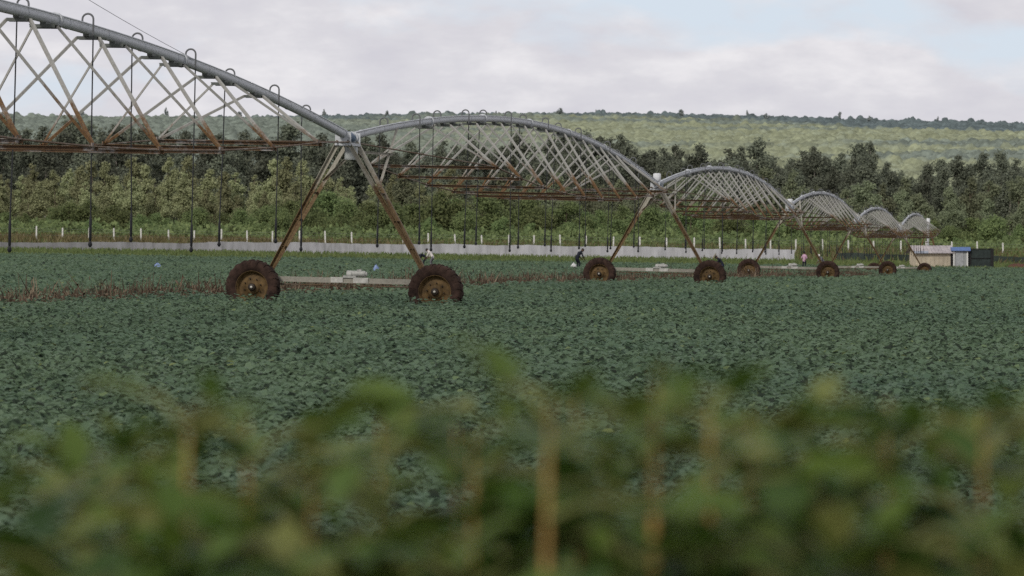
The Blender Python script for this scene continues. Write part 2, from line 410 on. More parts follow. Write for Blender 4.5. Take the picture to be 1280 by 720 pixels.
def blades(pts, h, wdt, lean):
    """single upright blades (two stacked quads)"""
    n = len(pts); a = RNG.uniform(0, 2 * PI, n); d = np.stack([np.cos(a), np.sin(a), np.zeros(n)], -1)
    la = RNG.uniform(0, 2 * PI, n); L = np.stack([np.cos(la), np.sin(la), np.zeros(n)], -1) * (lean * h * RNG.random(n))[:, None]
    w2 = (d * (wdt / 2)[:, None]); up = np.zeros((n, 3)); up[:, 2] = h
    V = np.stack([pts - w2, pts + w2, pts + .5 * up + .35 * L + w2 * .8, pts + .5 * up + .35 * L - w2 * .8, pts + up + L + w2 * .25, pts + up + L - w2 * .25], 1)
    Fc = np.array([[0, 1, 2, 3], [3, 2, 4, 5]])[None] + (np.arange(n) * 6)[:, None, None]
    return V.reshape(-1, 3), Fc.reshape(-1, 4)

def build_stalks():
    n = 16000; y = RNG.uniform(57, 203, n); x = strip_x(y) + RNG.normal(0, .42, n)
    cl = np.clip(low(x * 3, y * 3, .5) + .55 + .2 * RNG.standard_normal(n), .15, 1.1)
    h = np.where(RNG.random(n) < .12, RNG.uniform(.65, 1.05, n), RNG.uniform(.35, .74, n)) * (.65 + .35 * cl)
    Pp = np.stack([x, y, ground_z(x, y)], -1)
    V, Fc = blades(Pp, h, RNG.uniform(.015, .05, n), .75)
    rn = np.repeat(RNG.random(n), 6)
    # hanging dry leaves
    m = 14000; k = RNG.integers(0, n, m); Q = Pp[k] + np.stack([RNG.normal(0, .06, m), RNG.normal(0, .06, m), h[k] * RNG.uniform(.3, .95, m)], -1)
    V2, F2 = leaves(Q, RNG.uniform(0, 6.28, m), RNG.normal(-.7, .4, m), RNG.normal(0, .5, m), RNG.uniform(.1, .26, m), [(-.08, 0, 0), (-.12, .5, .03), (0, 1, -.2), (.12, .5, .03)], [(0, 3, 2, 1)])
    o = np_mesh('dry_stalks', np.concatenate([V, V2]), np.concatenate([Fc, F2 + len(V)]), M['stalk'], rnd=np.concatenate([rn, np.repeat(RNG.random(m), 4)]))
    tag(o, 'strip of dry brown crop stalks standing along the dirt track', 'dry stalks', kind='stuff')
build_stalks()

def build_grass():
    n = 26000; y = RNG.uniform(302, 346, n); x = RNG.uniform(-1, 1, n) * (.17 * y + 6)
    k = y > 303 + .05 * x; x, y = x[k], y[k]; n = len(x)
    V, Fc = blades(np.stack([x, y, ground_z(x, y)], -1), RNG.uniform(.2, .46, n), RNG.uniform(.07, .2, n), .6)
    o = np_mesh('field_edge_grass', V, Fc, M['grass'], rnd=np.repeat(np.clip(RNG.random(n) * .7 + .3 * low(x, y, .15) + .2, 0, 1), 6))
    tag(o, 'bright green grass strip between crop and white sheeting', 'grass', kind='stuff')
    n = 30000; y = RNG.uniform(349, 425, n); x = RNG.uniform(-1, 1, n) * (.17 * y + 6)
    V, Fc = blades(np.stack([x, y, ground_z(x, y)], -1), RNG.uniform(.25, .8, n), RNG.uniform(.06, .2, n), .8)
    green = RNG.random(n) < np.clip(.25 + .6 * low(x, y, .06) + .0035 * (x + 40), .05, .9)
    o = np_mesh('verge_grass', V, Fc, [M['drygrass'], M['grass']], rnd=np.repeat(RNG.random(n), 6), mi=np.repeat(green.astype(int), 2))
    tag(o, 'rough tan and green grass on the bank under the fence posts', 'grass', kind='stuff')
build_grass()

# ------------------------------------------------------------------ irrigation machine
LSP = 51.0; H = 4.05; RISE = 1.23
def pipe_z(s): return H + RISE * (1 - (s / (LSP / 2)) ** 2)
def chord_z(s): return 3.14 + .52 * (s / 16.1) ** 2
HWID = 1.62
NODES = [-16.1, -12.6, -9.0, -5.3, -1.75, 1.75, 5.3, 9.0, 12.6, 16.1]
JOINTS = [n + d for n in NODES for d in (-1.12, 1.12)]

def make_span():
    root = empty('truss_span')
    mb = MB(); pts = [(0, s, pipe_z(s)) for s in np.linspace(-LSP / 2 + .25, LSP / 2 - .25, 61)]
    mb.tube(pts, .085, 16)
    for i, s in enumerate(JOINTS):
        if i % 4 == 0:
            for e in (-.022, .022): mb.tube([(0, s + e - .012 + .5, pipe_z(s + .5)), (0, s + e + .012 + .5, pipe_z(s + .5))], .135, 16)
    # the cable conduit strapped along the pipe
    mb.tube([(.07, s, pipe_z(s) + .082) for s in np.linspace(-LSP / 2 + .4, LSP / 2 - .4, 50)], .016, 6)
    for s in np.linspace(-LSP / 2 + 1.3, LSP / 2 - 1.3, 24): mb.tube([(0, s - .02, pipe_z(s)), (0, s + .02, pipe_z(s))], .094, 12)
    mb.build('water_pipe', M['pipe'], root)
    for i, s in enumerate(JOINTS):
        z = pipe_z(s) - .085; hw, hl = (.21, .15) if i % 2 == 0 else (.17, .06)
        p = MB(); p.box((0, s, z - .03), (hw * 2.1, hl * 2, .012)); p.bar((-hw, s - hl, z - .055), (hw, s - hl, z - .055), .012, .05); p.bar((-hw, s + hl, z - .055), (hw, s + hl, z - .055), .012, .05)
        p.box((0, s, z + .01), (.1, .24, .07))
        p.build('pipe_saddle', M['plate'], root)
    for i, s in enumerate(NODES):
        for sd_ in (-1, 1):
            node = Vector((sd_ * HWID, s, chord_z(s)))
            for js in (JOINTS[2 * i], JOINTS[2 * i + 1]):
                top = Vector((sd_ * .19, js, pipe_z(js) - .13))
                MB().angle(node, top, .048, .008, flip=sd_).build('truss_strut', M['diag'], root)
        b = MB(); b.angle((-HWID - .06, s, chord_z(s) - .03), (HWID + .06, s, chord_z(s) - .03), .07, .011)
        for sd_ in (-1, 1): b.box((sd_ * HWID, s, chord_z(s)), (.02, .22, .11))
        b.build('cross_bar', M['bar'], root)
    for sd_ in (-1, 1):
        pl = [(sd_ * .12, -LSP / 2 + .45, H - .12)] + [(sd_ * HWID, s, chord_z(s) - .005) for s in NODES] + [(sd_ * .12, LSP / 2 - .45, H - .12)]
        r = MB()
        for a, b in zip(pl[:-1], pl[1:]):
            r.tube([a, b], .018, 6); r.tube([Vector(b) - Vector((0, .06, 0)), Vector(b) + Vector((0, .06, 0))], .028, 8)
        r.build('truss_rod', M['rod'], root)
    # goosenecks and hanging hoses, alternating sides
    gn = MB(); pts = [(0, 0, .07), (0, 0, .12)] + [(.095 - .095 * math.cos(a), 0, .15 + .09 * math.sin(a)) for a in np.linspace(0, PI, 9)] + [(.19, 0, .1), (.19, 0, -.12)]
    gn.tube(pts, .017, 8)
    gproto = None
    spots = sorted([(-18.7 + 6.2 * k, 1) for k in range(7)] + [(-21.45 + 6.2 * k, -1) for k in range(8)])
    for i, (s, sd_) in enumerate(spots):
        z = pipe_z(s)
        if gproto is None:
            g = gn.build('gooseneck', M['goose'], root); gproto = g
        else:
            g = gproto.copy(); link(g, root)
        g.location = (0, s, z); g.rotation_euler = (0, 0, 0 if sd_ > 0 else PI)
        zb = 1.58 + .1 * math.sin(i * 2.1)
        h = MB(); sw = .04 * math.sin(i * 1.7)
        h.tube([(.19, 0, -.1), (.19 + sw * .3, 0, -(z - zb) * .4), (.19 + sw, sw, zb - z + .5)], .012, 7); h.build('drop_hose', M['hose'], g)
        q = MB(); q.tube([(.19 + sw, sw, zb - z + .52), (.19 + sw, sw, zb - z + .46), (.19 + sw, sw, zb - z + .12), (.19 + sw, sw, zb - z + .1)], [.015, .024, .024, .016], 8)
        q.tube([(.19 + sw, sw, zb - z + .1), (.19 + sw, sw, zb - z + .04), (.19 + sw, sw, zb - z)], [.022, .04, .018], 10)
        q.build('sprinkler_head', M['weight'], g)
    return root

def make_wheel_meshes():
    # tyre: carcass plus angled lugs
    R = .64; prof = [(.36, -.12), (.40, -.165), (.50, -.185), (.575, -.165), (.60, -.12), (.607, 0), (.60, .12), (.575, .165), (.50, .185), (.40, .165), (.36, .12)]
    ty = MB(); ty.lathe_y(prof, 48)
    for k in range(20):
        for sgn in (-1, 1):
            a0 = 2 * PI * (k + (.5 if sgn > 0 else 0)) / 20
            q = []
            for (u, y, rr) in ((0, .0, .622), (.045, .075, .624), (.1, .165, .598), (.12, .188, .55)):
                for da in (-.035, .035):
                    for lift in (0, -.06): q.append(((rr + lift) * math.cos(a0 + u + da), sgn * y, (rr + lift) * math.sin(a0 + u + da)))
            fs = []
            for j in range(3):
                o = j * 4
                fs += [(o, o + 2, o + 6, o + 4), (o, o + 4, o + 5, o + 1), (o + 2, o + 3, o + 7, o + 6)]
            fs += [(0, 1, 3, 2), (12, 14, 15, 13)]
            ty.add(q, fs)
    rm = MB()
    rm.lathe_y([(.362, -.13), (.385, -.135), (.385, -.115), (.345, -.10), (.335, -.03), (.30, .0), (.23, -.03), (.16, -.045), (.155, -.075), (.10, -.08), (.0, -.08)], 40)
    rm.lathe_y([(.362, .13), (.385, .135), (.345, .10), (.335, .03), (.0, .03)], 40)
    for k in range(8):
        a = 2 * PI * k / 8; rm.lathe_y([(.016, -.05), (.016, -.075), (.0, -.075)], 6, (.195 * math.cos(a), 0, .195 * math.sin(a)), 1)
    rm.lathe_y([(.085, -.08), (.085, -.14), (.07, -.16), (.0, -.16)], 16, (0, 0, 0), 1)
    rm.lathe_y([(.028, -.16), (.028, -.18), (.0, -.18)], 10, (0, 0, 0), 2)
    return ty, rm
TY, RM = make_wheel_meshes()

def make_tower(first):
    root = empty('drive_tower')
    W = 2.10; zb = .84; yb = .30
    b = MB(); b.bar((-W + .1, yb, zb), (W - .1, yb, zb), .10, .105)
    b.bar((-W + .1, yb - .06, zb - .058), (W - .1, yb - .06, zb - .058), .03, .012)
    for s in (-1, 1): b.box((s * (W - .12), yb, zb - .1), (.26, .18, .3)); b.tube([(s * W, yb - .1, .64), (s * W, .03, .64)], .06, 10)
    b.build('base_beam', M['beam'], root)
    g = MB(); g.tube([(-.02, yb, zb + .13), (.10, yb, zb + .13)], .09, 12); g.tube([(.10, yb, zb + .15), (.40, yb, zb + .15)], .068, 12); g.tube([(.40, yb, zb + .15), (.44, yb, zb + .15)], .045, 12); g.box((.05, yb, zb + .08), (.30, .16, .05)); g.box((.26, yb, zb + .225), (.1, .08, .05))
    g.build('drive_motor', M['gear'], root)
    for x0, x1 in ((-.38, -.1), (.14, .48)):
        c = MB(); c.box(((x0 + x1) / 2, yb - .012, zb + .005), (x1 - x0, .13, .118)); c.build('beam_clamp', M['clamp'], root)
    d = MB()
    for s in (-1, 1):
        d.tube([(s * .3, yb, zb - .12), (s * (W - .3), yb, zb - .12)], .02, 8)
        d.tube([(s * (W - .35), yb, zb - .12), (s * (W - .25), yb, zb - .12)], .05, 10)
    d.build('drive_shaft', M['rod'], root)
    proto = None
    for s in (-1, 1):
        wh = RM.build('wheel', [M['rim'], M['hub'], M['bolt']], root) if proto is None else proto.copy()
        if proto is not None: link(wh, root)
        wh.location = (s * W, -.06, .64); wh.rotation_euler = (0, .6 * s + .3, 0)
        if proto is None: tyre = TY.build('tyre', M['tyre'], wh); proto = wh
        else:
            tt = tyre.copy(); link(tt, wh)
    for s in (-1, 1):
        for f in (-1, 1):
            l = MB(); l.angle((s * 1.86, yb + f * .07, zb + .05), (s * .10, f * .46, H - .10), .085, .012, flip=s * f)
            l.build('leg', M['leg'], root)
        for k in (.22, .42, .62):
            l = MB(); p0 = Vector((s * 1.86, yb - .07, zb + .05)).lerp(Vector((s * .10, -.46, H - .10)), k); p1 = Vector((s * 1.86, yb + .07, zb + .05)).lerp(Vector((s * .10, .46, H - .10)), k)
            l.angle(p0, p1, .05, .008); l.build('leg_brace', M['leg'], root)
    # head of the tower: frame round the pipe joint
    h = MB()
    for f in (-1, 1):
        h.box((0, f * .46, H - .05), (.36, .03, .30)); h.tube([(0, f * .40, H), (0, f * .53, H)], .14, 16)
    h.bar((-.16, -.46, H - .17), (-.16, .46, H - .17), .06); h.bar((.16, -.46, H - .17), (.16, .46, H - .17), .06)
    h.build('head_frame', M['pipe'], root)
    j = MB(); j.tube([(0, -.38, H + .0), (0, -.2, H + .0), (0, -.05, H + .015), (0, .1, H + .015), (0, .25, H), (0, .38, H)], [.1, .115, .10, .115, .10, .1], 14)
    j.build('joint_boot', plain('boot_rubber', (.10, .15, .22), .6), root)
    if first: b = MB(); b.box((.12, -.15, H - .37), (.26, .18, .28)); b.box((.12, -.245, H - .37), (.22, .012, .24)); b.build('control_box', M['box_grey'], root)
    else:
        b = MB(); b.tube([(0, 0, H + .14), (0, 0, H + .20), (0, 0, H + .40), (0, 0, H + .43)], [.12, .15, .15, .1], 14); b.build('control_box', M['box_white'], root)
    # braces from the far side of the right leg up to the next span's pipe
    br = MB(); s1 = 4.9
    br.angle((.66, .36, 2.92), (.06, s1, H + .38), .06, .009)
    br.bar((.55, .33, 2.95), (.72, .42, 2.9), .07, .05)
    br.angle((.2, .42, H - .32), (.38, 3.1, H - .30), .05, .008)
    br.angle((-.55, .0, H - 1.0), (-.02, -.1, H - .5), .055, .009); br.build('span_brace', M['leg'], root)
    return root

def make_pivot():
    root = empty('pivot_tower'); b_ = 1.12
    for sx in (-1, 1):
        for sy in (-1, 1): l = MB(); l.angle((sx * b_, sy * b_, 0), (sx * .14, sy * .14, H - .1), .09, .012, flip=sx); l.build('leg', M['diag'], root)
    for k in (.3, .62):
        q = b_ + (.14 - b_) * k; z = (H - .1) * k; c = [(-q, -q, z), (q, -q, z), (q, q, z), (-q, q, z)]
        for i in range(4): l = MB(); l.angle(c[i], c[(i + 1) % 4], .06, .008); l.build('cross_bar', M['diag'], root)
    r = MB(); r.tube([(0, 0, 0), (0, 0, H - .08), (0, 0, H + .1)], [.11, .11, .13], 14); r.build('riser_pipe', M['pipe'], root)
    p = MB(); p.box((0, 0, .08), (3.0, 3.0, .2)); p.build('base_slab', M['hutwall'] if 'hutwall' in M else M['clamp'], root)
    c = MB(); c.tube([(0, 0, H + .12), (0, 0, H + .18), (0, 0, H + .75), (0, 0, H + .8)], [.16, .2, .2, .12], 14); c.build('control_box', M['box_white'], root)
    return root
TW = [(430, 73.5), (818, 123.7), (985, 173.9), (1071, 224.2), (1124, 274.4), (1160, 325.0)]
TP = [Vector((X_at(px, Y), Y, 0)) for px, Y in TW]
for p in TP: p.z = gz(p.x, p.y)
TP[4].z -= .25; TP[2].z += .05
d0 = (TP[1] - TP[0]); d0.z = 0; d0.normalize()
T0 = TP[0] - d0 * LSP; T0.z = gz(T0.x, T0.y) - .05
ROLL = math.radians(1.3)
tower_labels = ['nearest and largest rusty A-frame drive tower on two muddy tyres, grey box below its joint',
                'second largest drive tower, rusty A-frame with white box on top, right of the nearest one',
                'third drive tower from the left with its right tyre near the pink-shirted person',
                'fourth drive tower, right tyre between the pink-shirted person and the beige hut',
                'fifth drive tower, its small right tyre just in front of the beige hut',
                'narrow four-legged pivot tower at the far end, standing behind the beige hut']
span_labels = ['nearest arched pipe truss, cut by the left edge, with long black drop hoses',
               'second arched pipe truss from the left, between the two largest towers',
               'third arched pipe truss from the left, rusty lower bars sloping to the right',
               'fourth arched pipe truss from the left, narrow pale lattice before dark trees',
               'fifth arched pipe truss, small grey lattice hump left of the last one',
               'smallest and farthest arched pipe truss, just above the beige hut']
tw0 = make_tower(True); tw1 = make_tower(False)
for i, p in enumerate(TP):
    o = tw0 if i == 0 else (tw1 if i == 1 else (make_pivot() if i == 5 else copy_tree(tw1)))
    a = TP[max(i - 1, 0)]; b = TP[min(i + 1, len(TP) - 1)]; dv = b - a
    o.location = p; o.rotation_euler = Euler((0, ROLL if i < 3 else 0, math.atan2(-dv.x, dv.y)))
    tag(o, tower_labels[i], 'drive tower' if i < 5 else 'pivot tower', 'wheeled towers of the irrigation machine' if i < 5 else None)
ends = [T0] + TP; sp0 = make_span()
for i in range(6):
    o = sp0 if i == 0 else copy_tree(sp0)
    a, b = ends[i], ends[i + 1]; dv = b - a; L = math.hypot(dv.x, dv.y)
    o.location = (a + b) / 2
    o.rotation_euler = Euler((math.atan2(dv.z, L), ROLL if i < 3 else 0, math.atan2(-dv.x, dv.y)))
    tag(o, span_labels[i], 'pipe truss', 'arched spans of the irrigation machine')
# thin slack cable rising from the first span towards the upper left
a = T0.lerp(TP[0], .80); a.z += pipe_z(LSP * .30) + .09
cb = MB(); e = Vector((X_at(-60, 46), 46, Z_at(-110, 46)))
cb.tube([a.lerp(e, k) + Vector((0, 0, -.10 * math.sin(PI * k))) for k in np.linspace(0, 1, 12)], .0042, 6)
tag(cb.build('overhead_wire', M['hose']), 'thin dark wire against the sky above the nearest pipe truss', 'wire')

# ------------------------------------------------------------------ trees
def crown(seed, Ht, base, rx, nl, nleaf, ls, lobe_r, taper=1.0, flat=1.0):
    """leaf clumps in uneven lobes; returns V,F,rnd and the lobe centres"""
    r = np.random.default_rng(seed); C = []; Rr = []
    for i in range(nl):
        tt = (i + r.uniform(.1, .9)) / nl
        prof = (math.sin(PI * min(1, .12 + .88 * tt)) ** .6) * (1 - .55 * taper * max(0, tt - .35))
        a = r.uniform(0, 2 * PI); rad = rx * prof * math.sqrt(r.uniform(.05, 1)) * .8
        C.append((math.cos(a) * rad, math.sin(a) * rad, base + (Ht - base) * (.08 + .86 * tt))); Rr.append(lobe_r * r.uniform(.6, 1.25) * (.75 + .5 * prof) * (1 - .35 * taper * tt))
    C = np.array(C); Rr = np.array(Rr)
    pw = Rr ** 2; k = r.choice(nl, nleaf, p=pw / pw.sum())
    d = r.standard_normal((nleaf, 3)); d /= np.linalg.norm(d, axis=1)[:, None]
    rad = Rr[k] * r.uniform(.06, 1, nleaf) ** .5 * (1 + .24 * r.standard_normal(nleaf))
    Q = C[k] + d * rad[:, None] * np.array([1, 1, .78 * flat])
    nrm = d * .8 + r.standard_normal((nleaf, 3)) * .6 + np.array([0, 0, .35])
    nrm /= np.linalg.norm(nrm, axis=1)[:, None]
    u = np.cross(nrm, r.standard_normal((nleaf, 3))); u /= np.linalg.norm(u, axis=1)[:, None]; v = np.cross(nrm, u)
    s = ls * r.uniform(.5, 1.35, nleaf); al = r.uniform(.45, .9, nleaf)
    V = np.stack([Q - u * s[:, None], Q - v * (s * al)[:, None] + nrm * (s * .2)[:, None], Q + u * s[:, None], Q + v * (s * al)[:, None] - nrm * (s * .2)[:, None]], 1).reshape(-1, 3)
    Fc = np.arange(nleaf * 4).reshape(-1, 4)
    lt = r.random(nl)
    rn = np.clip(.25 * lt[k] + .75 * r.random(nleaf), 0, 1)
    return V, Fc, np.repeat(rn, 4), C

def tree_proto(name, seed, Ht, base, rx, nl, nleaf, ls, lobe_r, mat, bark, taper=1.0, flat=1.0, tr=.018):
    root = empty(name)
    V, Fc, rn, C = crown(seed, Ht, base, rx, nl, nleaf, ls, lobe_r, taper, flat)
    np_mesh('crown', V, Fc, mat, root, rnd=rn)
    r = random.Random(seed); mb = MB()
    top = Vector((r.uniform(-.3, .3), r.uniform(-.3, .3), Ht * .9)); r0 = Ht * tr
    pts = [Vector((0, 0, -.4)).lerp(top, k) + Vector((r.uniform(-1, 1), r.uniform(-1, 1), 0)) * Ht * .008 * (k > 0) for k in (0, .15, .35, .6, .8, 1)]
    mb.tube(pts, [r0 * q for q in (1.25, 1, .85, .6, .4, .12)], 7)
    for c in C[::2]:
        c = Vector(c); zz = max(c.z - max(1.0, .35 * math.hypot(c.x, c.y) + .12 * Ht), Ht * .06)
        k = zz / (Ht * .9); p = Vector((top.x * k, top.y * k, zz))
        mb.tube([p, p.lerp(c, .5) + Vector((0, 0, -.2)), c], [r0 * .4, r0 * .25, r0 * .08], 5)
    mb.build('trunk', bark, root)
    return root

REG = []     # (object, px, label pattern, row)
def place(protos, used, px, Y, h, proto_h, dz=0):
    k = random.randrange(len(protos)); p = protos[k]
    if k in used: o = copy_tree(p)
    else: o = p; used.add(k)
    x = X_at(px, Y); s = h / proto_h
    o.location = (x, Y, gz(x, Y) + dz); o.rotation_euler = (0, 0, random.uniform(0, 6.28)); q = random.uniform(.85, 1.2)
    o.scale = (s * q, s * q, s)
    return o
def row(protos, proto_h, items, pattern, cat, group):
    used = set(); items = sorted(items)
    for i, (px, Y, h) in enumerate(items):
        o = place(protos, used, px, Y, h, proto_h)
        tag(o, pattern % ordinal(i + 1), cat, group)
    for k, p in enumerate(protos):
        if k not in used:
            for c in list(p.children): bpy.data.objects.remove(c)
            bpy.data.objects.remove(p)

def top_profile(px):      # photo row of the dark treetops
    return np.interp(px, [-60, 0, 40, 90, 130, 170, 230, 300, 350, 420, 520, 600, 680, 740, 770, 800, 860, 905, 940, 985, 1020, 1050, 1100, 1115, 1140, 1190, 1225, 1270, 1340],
                     [140, 141, 150, 146, 156, 148, 155, 159, 152, 163, 172, 172, 166, 166, 158, 173, 182, 180, 168, 184, 178, 170, 176, 195, 203, 186, 190, 186, 184])
euc = [tree_proto('eucalyptus_tree', 100 + i, 20, 4.0, 3.5, 15, 7600, .25, 2.35, M['euc'], M['bark_pale'], tr=.012) for i in range(6)]
it = []
px = -45
while px < 1330:
    Y = random.uniform(590, 640); py = top_profile(px) + random.uniform(-5, 18); x = X_at(px, Y)
    it.append((px, Y, Z_at(py, Y) - gz(x, Y))); px += random.uniform(13, 23)
px = -40
while px < 1330:
    Y = random.uniform(540, 580); py = top_profile(px) + random.uniform(12, 42); x = X_at(px, Y)
    if not (px < 560 and random.random() < .45): it.append((px, Y, Z_at(py, Y) - gz(x, Y)))
    px += random.uniform(18, 30)
row(euc, 20, it, 'tall dark eucalyptus with pale trunk in the back of the wood, %s from the left', 'eucalyptus tree', 'tall dark trees at the back of the wood')

tan = [tree_proto('yellowing_tree', 200 + i, 13, 2.2, 2.3, 16, 6200, .19, 1.25, M['tan'], M['bark'], tr=.014) for i in range(5)]
it = []; px = -45
while px < 560:
    for Y, base_y in ((530, 204), (495, 232)):
        q = px + random.uniform(-8, 8); yy = Y + random.uniform(-12, 12); py = base_y + random.uniform(-14, 18) + (10 if px > 430 else 0); x = X_at(q, yy)
        it.append((q, yy, Z_at(py, yy) - gz(x, yy)))
    px += random.uniform(14, 22)
row(tan, 13, it, 'yellowish-brown thin-leaved tree in the middle of the wood at left, %s from the left', 'tree', 'yellowing trees in the left of the wood')

olive = [tree_proto('olive_green_tree', 300 + i, 13, 2.0, 3.3, 15, 6200, .21, 1.6, M['olive'], M['bark'], tr=.014) for i in range(5)]
it = []; px = 480
while px < 1335:
    for Y, base_y in ((520, 222), (492, 246)):
        q = px + random.uniform(-9, 9); yy = Y + random.uniform(-12, 12); py = base_y + random.uniform(-14, 18); x = X_at(q, yy)
        it.append((q, yy, Z_at(py, yy) - gz(x, yy)))
    px += random.uniform(22, 34)
row(olive, 13, it, 'dull olive-green tree below the dark treetops at right, %s from the left', 'tree', 'olive trees in the right of the wood')

bush = [tree_proto('bushy_tree', 400 + i, 6.5, .3, 3.6, 12, 6500, .17, 1.75, M['bush'], M['bark'], taper=.5, flat=.9, tr=.016) for i in range(6)]
it = []; px = -50
def bush_top(px): return np.interp(px, [-60, 0, 60, 120, 180, 260, 330, 380, 450, 520, 600, 700, 800, 900, 1000, 1100, 1150, 1200, 1290, 1340], [262, 258, 262, 240, 262, 262, 252, 236, 244, 248, 240, 252, 254, 262, 268, 272, 268, 272, 276, 276])
while px < 1335:
    yy = random.uniform(440, 466); py = bush_top(px) + random.uniform(-5, 12); x = X_at(px, yy)
    it.append((px, yy, max(2.2, Z_at(py, yy) - gz(x, yy)))); px += random.uniform(20, 33)
px = -40
while px < 1335:
    yy = random.uniform(424, 436); py = bush_top(px) + random.uniform(18, 34); x = X_at(px, yy)
    it.append((px, yy, max(1.8, Z_at(py, yy) - gz(x, yy)))); px += random.uniform(26, 48)
row(bush, 6.5, it, 'round bright green bushy tree at the front of the wood, %s from the left', 'bushy tree', 'green bushy trees behind the fence posts')

# undergrowth and the deep wood behind: masses nobody could count
def mass(name, n, y0, y1, h0, h1, ls, mat, label, pxr=(-60, 1340), edge=None):
    y = RNG.uniform(y0, y1, n); x = (RNG.uniform(pxr[0], pxr[1], n) - 640) / F * y
    hh = h0 + (h1 - h0) * np.clip(.5 + low(x, y, .22) * 1.3, 0, 1)
    z = ground_z(x, y) + hh * RNG.random(n) ** .6
    V, Fc = leaves(np.stack([x, y, z], -1), RNG.uniform(0, 6.28, n), RNG.normal(0, .8, n), RNG.normal(0, .8, n), ls * RNG.uniform(.6, 1.5, n), LEAFQ, LEAFQF)
    o = np_mesh(name, V, Fc, mat, rnd=np.repeat(np.clip(RNG.random(n) * .8 + .3 * low(x, y, .12) + .1, 0, 1), 4))
    tag(o, label, 'undergrowth', kind='stuff')
mass('undergrowth', 26000, 408, 470, .5, 2.0, .5, M['bush'], 'low green undergrowth at the foot of the bushy trees')
mass('deep_wood', 16000, 645, 700, 7, 12, 1.7, M['euc'], 'dark mass of the deeper wood behind the eucalyptus trees')

